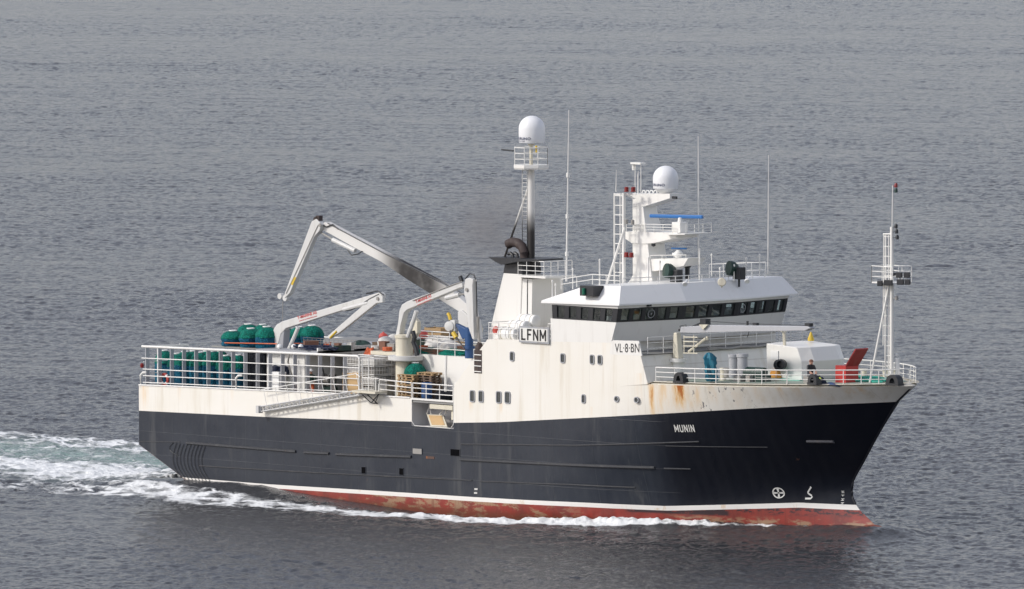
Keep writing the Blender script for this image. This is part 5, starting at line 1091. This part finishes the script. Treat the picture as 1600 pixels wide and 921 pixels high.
mb=MB(); q=A(433,590,Y=-5.9); mb.box((q.x-.35,-6.2,5.75),(q.x+.45,-5.6,A(433,581,Y=-5.9).z)); tag(mb.build('deck_box',M['whitep'],bevel=.04,origin=(q.x,-5.9,5.75)),'plain white box standing behind the fence at the top of the side ladder','box')
for px,py,lb in ((430,580,'navy bundle tied to the white deckhouse wall, after one'),(443,580,'navy bundle tied to the white deckhouse wall, forward one')):
    q=A(px,py,Y=-5.55); mb=MB(); mb.lathe([(.02,-.35),(.22,-.3),(.30,0),(.24,.25),(.05,.34)],tuple(q),12,jit=.1); tag(mb.build('cloth_bundle',M['navy'],smooth=True,origin=q),lb,'bundle')
# deck machinery on the after working deck
for px,w,h,mt_,lb in ((468,.9,1.5,'steel','worn steel winch standing behind the fence left of the helmeted worker'),(512,1.0,1.3,'darkg','dark deck machine right of the helmeted worker')):
    q=A(px,600,Y=-4.4); e=empty('deck_winch',(q.x,-4.4,5.76),lb,'winch'); mb=MB(); mb.box((q.x-w/2,-4.7,5.76),(q.x+w/2,-4.1,5.76+h*.45)); mb.box((q.x-w/2,-4.6,5.76),(q.x-w/2+.12,-4.2,5.76+h)); mb.box((q.x+w/2-.12,-4.6,5.76),(q.x+w/2,-4.2,5.76+h)); mb.build('winch_frame',M[mt_],e)
    mb=MB(); mb.lathe([(.38,-.36*w),(.38,-.30*w),(.2,-.3*w),(.2,.3*w),(.38,.3*w),(.38,.36*w)],(q.x,-4.4,5.76+h*.75),16,ax=(1,0,0)); mb.build('winch_drum',M['steel'],e,smooth=True)
# helium: white gas flasks / floats on the shelter roof
for px,lb in ((459,'round white float beside the crane cylinder foot'),(470,'round white float on the shelter roof edge, forward one'),(437,'small white float at the foot of the after crane')):
    q=A(px,542,Y=-5.3); mb=MB(); mb.lathe([(.01,-.16),(.12,-.1),(.16,0),(.12,.1),(.01,.16)],tuple(q),12); tag(mb.build('float',M['whitep'],smooth=True,origin=q),lb,'float')
# low wire fence on the shelter roof
mb=MB(); a_,b_=A(474,546,Y=-3.2),A(556,548,Y=-3.2); rail(mb,[Vector((a_.x,-3.2,8.44)),Vector((b_.x,-3.2,8.44))],.5,4,.35,.016,.02); S(mb,'roof_mesh_fence',M['steel'],DH_)
mb=MB()
for k in range(7): mb.tube([(lerp(10.3,13.5,j/8),-5.4+.5*math.sin(j*1.1+k*2)+.2*k,8.52+.05*(k%3)) for j in range(9)],.05,5)
tag(mb.build('hose_coil',M['navy'],origin=(12,-5,8.5)),'dark hoses lying along the edge of the shelter roof','hose')
# life rafts
for px,py,Y,lb in ((796,522,-6.0,'lowest and aftmost white liferaft canister beside the call sign board'),(811,511,-5.5,'middle white liferaft canister of the three by the funnel'),(826,501.5,-4.9,'topmost white liferaft canister, close under the funnel')):
    q=A(px,py,Y=Y); e=empty('life_raft',q-Vector((0,0,.36)),lb,'life raft','liferaft canisters on the raft deck'); mb=MB()
    mb.lathe([(.05,-.68),(.28,-.66),(.35,-.60),(.35,-.03),(.38,-.03),(.38,.03),(.35,.03),(.35,.60),(.28,.66),(.05,.68)],tuple(q),20,ax=(1,0,0)); mb.build('canister',M['whitep'],e,smooth=True)
    for u in (-.38,.38): mb=MB(); mb.lathe([(.357,-.03),(.357,.03)],(q.x+u,q.y,q.z),20,ax=(1,0,0)); mb.build('canister_strap',M['ledge'],e)
q=A(775,517,Y=-6.0); 
mb=MB(); mb.lathe([(.02,-.2),(.16,-.16),(.2,0),(.16,.2),(.02,.25)],tuple(q),12,jit=.12); tag(mb.build('life_jacket_bundle',M['buoy'],smooth=True,origin=q),'small orange red bundle in the corner of the raft deck rail','bundle')
# raft deck items
mb=MB(); q=A(806,500,Y=-5.0); 
# people
def person(name,base,J,Rr,label,mats,scale=1.0,rot=0.0):
    """one continuous skinned body; J joints (x forward, y left, z up) relative to the feet"""
    edges=[('pel','spine'),('spine','chest'),('chest','neck'),('neck','head'),('head','crown'),('chest','ls'),('ls','le'),('le','lh'),('lh','lf'),('chest','rs'),('rs','re'),('re','rh'),('rh','rf'),('pel','lhip'),('lhip','lk'),('lk','la'),('la','lt'),('pel','rhip'),('rhip','rk'),('rk','ra'),('ra','rt')]
    keys=list(J); me=bpy.data.meshes.new('body'); me.from_pydata([J[k] for k in keys],[(keys.index(a_),keys.index(b_)) for a_,b_ in edges],[])
    src=bpy.data.objects.new('body_source',me); SC.collection.objects.link(src)
    md=src.modifiers.new('skin','SKIN'); md.use_smooth_shade=True
    sv=me.skin_vertices[0].data
    for i,k in enumerate(keys): r_=Rr[k]; sv[i].radius=(r_,r_); sv[i].use_root=(k=='pel')
    s2=src.modifiers.new('sub','SUBSURF'); s2.levels=2; s2.render_levels=2
    dg=bpy.context.evaluated_depsgraph_get(); bm_=bpy.data.meshes.new_from_object(src.evaluated_get(dg)); bpy.data.objects.remove(src)
    e=empty(name,base,label,'person'); e.rotation_euler=(0,0,rot)
    bm_.name='body'; b_=bpy.data.objects.new('body',bm_); SC.collection.objects.link(b_); b_.parent=e; bm_.materials.clear()
    for m_ in mats: bm_.materials.append(m_)
    top,leg=J['pel'][2]+.04,J['pel'][2]-.02; hd=Vector(J['neck'])
    hands=[Vector(J['lh']),Vector(J['rh']),Vector(J['lf']),Vector(J['rf'])]; legs=[Vector(J[k]) for k in ('lk','rk','la','ra','lt','rt')]; tors=[Vector(J[k]) for k in ('spine','chest','ls','rs','le','re')]
    for p_ in bm_.polygons:
        c=p_.center; mi=0
        if min((c-h_).length for h_ in legs+[Vector(J['lhip']),Vector(J['rhip'])])<min((c-t_).length for t_ in tors): mi=1
        if c.z>hd.z-.0 and (c-Vector(J['head'])).length<.24: mi=2
        if min((c-h_).length for h_ in hands)<.10: mi=2
        p_.material_index=mi; p_.use_smooth=True
    return e
RR=dict(pel=.15,spine=.14,chest=.17,neck=.065,head=.105,crown=.085,ls=.075,le=.055,lh=.04,lf=.03,rs=.075,re=.055,rh=.04,rf=.03,lhip=.105,lk=.075,la=.05,lt=.045,rhip=.105,rk=.075,ra=.05,rt=.045)
def hand(e,c,d,mat):
    """five fingers rooted at the hand"""
    mb=MB(); d=Vector(d).normalized(); s_=d.cross(Vector((0,0,1))).normalized(); n_=s_.cross(d)
    for k,(o,L_) in enumerate(((-.03,.07),(-.01,.085),(.01,.08),(.03,.065))): b_=Vector(c)+s_*o; mb.tube([b_,b_+d*L_*.5,b_+d*L_*.85-n_*.03],.010,5,r1=.007)
    mb.tube([Vector(c)-s_*.035-d*.03,Vector(c)-s_*.06+d*.01,Vector(c)-s_*.055+d*.04],.011,5,r1=.008)
    o=mb.build('fingers',mat); o.parent=e; o.location=(0,0,0)
def face(e,c,fw,mat):
    c=Vector(c); fw=Vector(fw).normalized(); s_=fw.cross(Vector((0,0,1))).normalized(); mb=MB()
    mb.loft([[c+fw*.09+s_*.02-Vector((0,0,.03)),c+fw*.09-s_*.02-Vector((0,0,.03)),c+fw*.085+Vector((0,0,.03))],[c+fw*.125-Vector((0,0,.028)),c+fw*.125-Vector((0,0,.027)),c+fw*.105+Vector((0,0,.02))]])
    for q_ in (-1,1): mb.lathe([(.0,-.012),(.03,0),(.0,.012)],tuple(c+s_*q_*.105),8,ax=tuple(s_))
    o=mb.build('face_features',mat); o.parent=e; o.location=(0,0,0)
# worker on the after deck: white helmet, dark top, orange trousers
J=dict(pel=(0,0,.93),spine=(.04,0,1.1),chest=(.10,0,1.32),neck=(.16,0,1.50),head=(.20,0,1.63),crown=(.20,0,1.70),ls=(.10,.2,1.38),le=(.20,.26,1.12),lh=(.42,.20,1.02),lf=(.48,.19,1.0),rs=(.10,-.2,1.38),re=(.22,-.27,1.12),rh=(.45,-.18,1.05),rf=(.51,-.17,1.03),lhip=(0,.10,.86),lk=(.05,.12,.48),la=(0,.12,.08),lt=(.14,.13,.04),rhip=(0,-.10,.86),rk=(.02,-.12,.48),ra=(-.03,-.12,.08),rt=(.11,-.13,.04))
q=A(488,580,Y=-5.7); e=person('person',(q.x-.1,-5.7,q.z-1.66),J,RR,'worker in white helmet, dark top and orange trousers standing behind the stern fence',[M['darkg'],M['orange'],M['skin']],rot=R(-50))
mb=MB(); mb.lathe([(.16,0),(.155,.01),(.135,.05),(.11,.10),(.05,.135),(.005,.14)],(.20,0,1.66),14); o=mb.build('helmet',M['whitep'],smooth=True); o.parent=e; o.location=(0,0,0)
hand(e,J['lf'],(1,0,-.2),M['skin']); hand(e,J['rf'],(1,0,-.2),M['skin']); face(e,J['head'],(1,0,0),M['skin'])
# seated person on the foredeck
J=dict(pel=(0,0,.46),spine=(.02,0,.64),chest=(.07,0,.84),neck=(.10,0,1.00),head=(.14,0,1.14),crown=(.15,0,1.21),ls=(.07,.19,.91),le=(.16,.25,.66),lh=(.38,.16,.60),lf=(.44,.14,.58),rs=(.07,-.19,.91),re=(.18,-.24,.66),rh=(.40,-.14,.58),rf=(.46,-.12,.56),lhip=(.05,.11,.45),lk=(.48,.15,.50),la=(.66,.15,.10),lt=(.80,.16,.05),rhip=(.05,-.11,.45),rk=(.47,-.17,.50),ra=(.60,-.18,.10),rt=(.74,-.19,.05))
q=A(1267,565,Y=-2.9); pe=person('person',(q.x-.05,-2.9,q.z-1.16),J,RR,'person in dark clothes sitting on the foredeck beside the white windlass house',[M['black'],M['navy'],M['skin']],rot=R(-20))
mb=MB(); mb.lathe([(.118,-.02),(.115,.04),(.09,.09),(.03,.115)],(.12,0,1.16),12); o=mb.build('hair',M['brown'],smooth=True); o.parent=pe; o.location=(0,0,0)
hand(pe,J['lf'],(1,0,-.2),M['skin']); hand(pe,J['rf'],(1,0,-.2),M['skin']); face(pe,J['head'],(1,0,0),M['skin'])
zt_=q.z-1.16+.36; mb=MB(); mb.cbox((q.x-.08,-2.9,(8.02+zt_)/2),(.5,.5,zt_-8.02)); tag(mb.build('seat_box',M['steel'],bevel=.02,origin=(q.x-.08,-2.9,8.02)),'grey box the person on the foredeck sits on','box')
# black bundle with yellow-green piece beside the person
q=A(1281,590,Y=-3.0); mb=MB(); L=[]
for k,(rr,zz) in enumerate([(.9,0),(1.0,.3),(.85,.65),(.5,.95),(.05,1.05)]): L.append([(q.x+.42*rr*math.cos(t)*(1+.2*math.sin(3*t+k)),-3.0+.3*rr*math.sin(t),8.12+zz*.5) for t in [2*math.pi*j/16 for j in range(16)]])
mb.loft(L); tag(mb.build('gear_bag',M['navy'],smooth=True,origin=(q.x,-3.0,8.12)),'dark navy gear bag on deck right beside the seated person','bag')
mb=MB()
for k in range(3): mb.tube([A(1272+k*1.5,586+k*.5,Y=-3.36),A(1280+k*1.5,592,Y=-3.42)],.035,5)
tag(mb.build('rope_tail',paint('lime_rope',(.50,.60,.10),.7,.2,0),origin=A(1273,590,Y=-3.4)),'yellow green rope lying over the dark gear bag','rope')
mb=MB(); q=A(1268,531,Y=.5); mb.lathe([(.16,0),(.18,.1),(.05,.45),(.02,.5)],tuple(A(1267,533,Y=1.5)),10); tag(mb.build('marker_cone',M['yellow'],smooth=True,origin=A(1267,533,Y=1.5)),'small yellow cone on top of the windlass house','cone')

# ------------------------------------------------------------ exhaust smoke
s=NT('smoke'); s.t.nodes.remove(s.b); v=s.n('ShaderNodeVolumePrincipled'); v.inputs['Color'].default_value=(.48,.46,.45,1)
o3=s.xyz(); nz=s.noise(.45,(1,1,1),3,.6)
r2=s.ma('SQRT',s.ma('ADD',s.ma('ADD',s.ma('POWER',s.ma('DIVIDE',o3[0],4.2),2),s.ma('POWER',s.ma('DIVIDE',o3[1],4.0),2)),s.ma('POWER',s.ma('DIVIDE',o3[2],4.0),2)))
s.l(s.ma('MULTIPLY',s.ma('MULTIPLY',s.ramp(r2,1,.0),s.ramp(nz,.3,.65)),.24),v.inputs['Density']); s.l(v.outputs[0],s.t.nodes['Material Output'].inputs['Volume'])
c=A(770,352,Y=-2.5); mb=MB(); mb.lathe([(.05,-4)]+[(4.1*math.cos(t),4*math.sin(t)) for t in np.linspace(-1.4,1.4,9)]+[(.05,4)],tuple(c),14); sm=mb.build('exhaust_smoke',s.m,origin=c); tag(sm,'thin brown grey exhaust haze drifting aft of the funnel pipe','smoke',kind='stuff')

# ------------------------------------------------------------ sea
def tile(N,L,seed,amp,wind,kmin=0,kmax=1e9,spread=2,peak=None):
    r=np.random.default_rng(seed); k1=2*np.pi*np.fft.fftfreq(N,L/N); kx,ky=np.meshgrid(k1,k1,indexing='ij'); k=np.hypot(kx,ky); k[0,0]=1
    Lp=peak; ph=np.exp(-1/(k*Lp)**2)/k**4
    cosf=(kx*math.cos(wind)+ky*math.sin(wind))/k; ph*=(np.abs(cosf)**spread+.12); ph*=np.exp(-(k*L/N*.55)**2); ph[(k<kmin)|(k>kmax)]=0; ph[0,0]=0
    a_=np.sqrt(ph)*(r.standard_normal((N,N))+1j*r.standard_normal((N,N)))
    h=np.real(np.fft.ifft2(a_)); sc=amp/h.std(); h*=sc
    dx=np.real(np.fft.ifft2(-1j*kx/k*a_))*sc; dy=np.real(np.fft.ifft2(-1j*ky/k*a_))*sc
    return (h,dx,dy,L,N)
def samp(t,x,y):
    h,dx,dy,L,N=t; u=(x/L*N)%N; v=(y/L*N)%N; i=np.floor(u).astype(int); j=np.floor(v).astype(int); fu,fv=u-i,v-j; i%=N; j%=N; i2=(i+1)%N; j2=(j+1)%N
    return [f[i,j]*(1-fu)*(1-fv)+f[i2,j]*fu*(1-fv)+f[i,j2]*(1-fu)*fv+f[i2,j2]*fu*fv for f in (h,dx,dy)]
T1=tile(512,83.0,3,.024,R(100),peak=1.1); T2=tile(512,37.0,5,.026,R(70),peak=.27,spread=1.0); T3=tile(256,151.0,8,.024,R(128),peak=4.5)
T4=tile(512,17.0,15,.0085,R(95),peak=.10,spread=.8)
# distance rows measured from the viewer's foot point
foot=np.array([CAM.x,CAM.y]); dv=np.array([-math.sin(TH),math.cos(TH)]); rv=np.array([math.cos(TH),math.sin(TH)])
rows=[]; d=60.0
while d<330: rows.append(d); d+=(330-d)*.25+1.5
d=405.0; rows=[r_ for r_ in rows if r_<404]; rows.append(d)
while d<1750: d+=.17*(d/440)**1.5; rows.append(d)
while d<16000: d*=1.12; rows.append(d)
rows=np.array(rows); half=np.array(800/FPX*rows*1.10+3)
ui=np.linspace(-1,1,821); ue=[-60,-25,-12,-6,-3.5,-2.2,-1.6,-1.25,-1.1,-1.03]
uu=np.concatenate([ue,ui,[-q for q in ue[::-1]]])
Dg,Ug=np.meshgrid(rows,uu,indexing='ij'); Hg=np.repeat(half[:,None],len(uu),1)
qx=foot[0]+dv[0]*Dg+rv[0]*Ug*Hg*1.0; qy=foot[1]+dv[1]*Dg+rv[1]*Ug*Hg
att=np.ones_like(Dg); att*=np.clip((Dg-395)/12,0,1); att*=np.clip((2200-Dg)/500,0,1); att*=np.clip((1.25-np.abs(Ug))/.2,0,1)
a1=samp(T1,qx*.996+qy*.087,-qx*.087+qy*.996); a2=samp(T2,qx*.94-qy*.34,qx*.34+qy*.94); a3=samp(T3,qx,qy); a4=samp(T4,qx*.97+qy*.24,-qx*.24+qy*.97)
gust=samp(T3,qx*.21+40,qy*.21+13)[0]; gust=np.clip(1+gust/.024*.22,.5,1.5)
gx=np.linspace(-2,53,400); hb_=np.array([hy(x,0.15) for x in gx])
bw=np.interp(qx,gx,hb_,left=6.5,right=0); bw=np.where(qx>stem(.1),-(qx-stem(.1))*1.0,bw)
dS=-qy-bw; dP=qy-bw; dH=np.minimum(np.abs(dS),np.abs(dP)); inside=(dS<0)&(dP<0)&(qx>-1.2)&(qx<51)
calm=1-.5*np.exp(-(np.clip(np.maximum(dS,dP),0,None)/1.0)**2)*((qx>-3)&(qx<53))
h=(a1[0]*(.6+.4*gust)+a2[0]*gust+a4[0]*np.clip((900-Dg)/300,0,1))*att*calm+a3[0]*att; chx=(a1[1]*1.1+a2[1])*att*calm; chy=(a1[2]*1.1+a2[2])*att*calm
ip=lambda x,p: np.interp(x,[q_[0] for q_ in p],[q_[1] for q_ in p])
sd=np.clip(np.maximum(dS,dP),0,None)
rid=ip(qx,[(-8,0),(-3,.45),(2,.72),(9,.70),(13,.45),(18,.12),(23,-.1),(28,-.12),(33,.02),(38,.18),(43,.28),(47,.36),(50,.42),(51.6,.34),(52.6,.2),(54,0)])
rough=samp(T2,qx*.9+3,qy*.9)[0]/.025*.6+samp(T2,qx*2.2+9,qy*2.2)[0]/.025*.3
h+=rid*np.exp(-(sd/3.0)**2)*att
rid2=ip(qx,[(12,0),(20,.10),(27,.22),(34,.34),(40,.34),(44,.16),(49,.12),(51,.1),(52,0)]); off=ip(qx,[(12,3.0),(24,2.2),(30,1.2),(36,.7),(44,.45),(52,.2)])
h+=np.clip(rid2*np.exp(-((sd-off)/.95)**2)*(1+.30*rough),0,.6)*att
# foam density
foam=np.zeros_like(h); aer=np.zeros_like(h)
hs_f=ip(qx,[(-2,0),(0,.85),(10,.80),(20,.84),(26,.95),(31,1.0),(41,1.0),(43,.62),(44.5,.72),(46.5,.62),(48,.3),(49.6,.45),(50.2,.25),(51,0)]); wid=ip(qx,[(-2,7.5),(8,7.2),(16,6.6),(22,6.2),(27,4.2),(31,3.6),(36,2.8),(41,1.8),(44,1.1),(51,.7)]); inn=ip(qx,[(0,.6),(8,1.5),(18,2.2),(24,1.8),(30,.5),(34,.0),(52,0)])
prof_=np.clip((sd-inn*.6)/(inn*.8+.15),0,1)*np.clip((wid-sd)/(wid*.35),0,1)
foam=np.maximum(foam,hs_f*prof_*(dS>-.3))
foam=np.maximum(foam,.6*hs_f*prof_*(dP>-.3)*(dS<0))
beh=np.clip((-qx+1.5)/2.5,0,1)
yp=qy-.0
wk=ip(yp,[(-15,0),(-12.5,.64),(-9,.68),(-6.5,.68),(-4,.80),(-1,.95),(2,.92),(5,.66),(9,.56),(12,.70),(15,.80),(18,.5),(20,.0)])
near=np.clip(1+(qx)/9,0,1); wk=np.maximum(wk,near*ip(yp,[(-7.5,0),(-6,.95),(6,.95),(8,0)])*1.0)
fade=ip(qx,[(-120,.25),(-60,.8),(-30,1),(2,1)])
# aft quarter: lateral wash alongside the run of the hull
foam=np.maximum(foam,wk*beh*fade)
aer=np.maximum(aer,ip(yp,[(-9,0),(-4,.35),(2,.5),(7,.95),(10,.9),(14,.3),(17,0)])*beh*fade)
h+=beh*fade*(.045*rough+.10*np.exp(-((yp-15)/2.5)**2)+.25*np.exp(-((yp)/3.5)**2)*np.exp(qx/12.))*att*(wk>0.05)
for px,py,L_,w_ in ((378,384,3.2,2.2),(1467,416,1.2,.8),(75,657,1.0,.7),(862,388,.9,.6)):
    c=A(px,py,Z=0); du=(qx-c.x)*rv[0]+(qy-c.y)*rv[1]; dd=(qx-c.x)*dv[0]+(qy-c.y)*dv[1]; g=np.exp(-(du/L_)**4-(dd/w_)**4); foam=np.maximum(foam,.50*g); h+=.18*g*np.exp(-((dd-.6)/1.5)**2)
h=np.where(inside&(np.abs(qy)<bw-.4),-.3,h)
vx=qx+chx; vy=qy+chy
nr,nc=h.shape; co_=np.stack([vx,vy,h],-1).reshape(-1,3).astype(np.float32)
idx=np.arange(nr*nc).reshape(nr,nc); f4=np.stack([idx[:-1,:-1],idx[:-1,1:],idx[1:,1:],idx[1:,:-1]],-1).reshape(-1,4)
me=bpy.data.meshes.new('sea'); me.vertices.add(len(co_)); me.vertices.foreach_set('co',co_.ravel()); me.loops.add(f4.size); me.loops.foreach_set('vertex_index',f4.ravel().astype(np.int32))
me.polygons.add(len(f4)); me.polygons.foreach_set('loop_start',(np.arange(len(f4))*4).astype(np.int32)); me.polygons.foreach_set('loop_total',np.full(len(f4),4,np.int32)); me.polygons.foreach_set('use_smooth',np.ones(len(f4),bool)); me.update()
for nm,ar in (('foam',foam),('aerated',aer)):
    at_=me.attributes.new(nm,'FLOAT','POINT'); at_.data.foreach_set('value',ar.ravel().astype(np.float32))
s=NT('sea_water'); fa=s.n('ShaderNodeAttribute'); fa.attribute_name='foam'; aa=s.n('ShaderNodeAttribute'); aa.attribute_name='aerated'
F_=fa.outputs['Fac']; n1=s.noise(.55,(.55,1,1),8,.68); n2=s.noise(1.9,(.5,1,1),6,.7,(7,3,0)); 
mp=s.n('ShaderNodeMapping'); mp.inputs['Scale'].default_value=(.45,.9,.9); dn=s.n('ShaderNodeTexNoise'); dn.inputs['Scale'].default_value=.8; dn.inputs['Detail'].default_value=3
s.l(s.tc.outputs['Object'],dn.inputs['Vector']); vm=s.n('ShaderNodeVectorMath'); vm.operation='MULTIPLY_ADD'; s.l(dn.outputs['Color'],vm.inputs[0]); vm.inputs[1].default_value=(2.2,2.2,0); s.l(s.tc.outputs['Object'],vm.inputs[2]); s.l(vm.outputs[0],mp.inputs[0])
vo=s.n('ShaderNodeTexVoronoi'); vo.feature='DISTANCE_TO_EDGE'; vo.inputs['Scale'].default_value=.75; s.l(mp.outputs[0],vo.inputs[0])
lace=s.ramp(vo.outputs[0],.0,.22,1,0)
val=s.ma('ADD',s.ma('MULTIPLY',n1,.56),s.ma('ADD',s.ma('MULTIPLY',n2,.36),s.ma('MULTIPLY',lace,.16)))
thr=s.ma('SUBTRACT',.985,s.ma('MULTIPLY',F_,.70))
fm=s.ma('MULTIPLY',s.ramp(s.ma('SUBTRACT',val,thr),-.03,.17),s.ramp(F_,.02,.2))
deep=s.mix(s.ramp(s.noise(.02,(1,1,1),3),.3,.7),(.036,.038,.042),(.045,.047,.052))
wc_=s.mix(s.ma('MULTIPLY',aa.outputs['Fac'],s.ramp(n1,.25,.7,.5,1.0)),deep,(.25,.36,.32))
cc=s.mix(fm,wc_,(.80,.82,.82)); s.inp(s.b.inputs['IOR'],1.33)
b1=s.noise(2.6,(1,1,1),5,.6); b2=s.noise(.9,(1,1,1),3,.6,(3,3,3))
s.bump(s.ma('ADD',s.ma('ADD',s.ma('MULTIPLY',b1,.13),s.ma('MULTIPLY',b2,.10)),s.ma('MULTIPLY',fm,.12)),1.0,1.0)
s.out(cc,s.ma('ADD',.17,s.ma('MULTIPLY',fm,.6)),0,.5)
me.materials.append(s.m); sea=bpy.data.objects.new('sea',me); SC.collection.objects.link(sea); sea['kind']='structure'
bpy.context.view_layer.update()
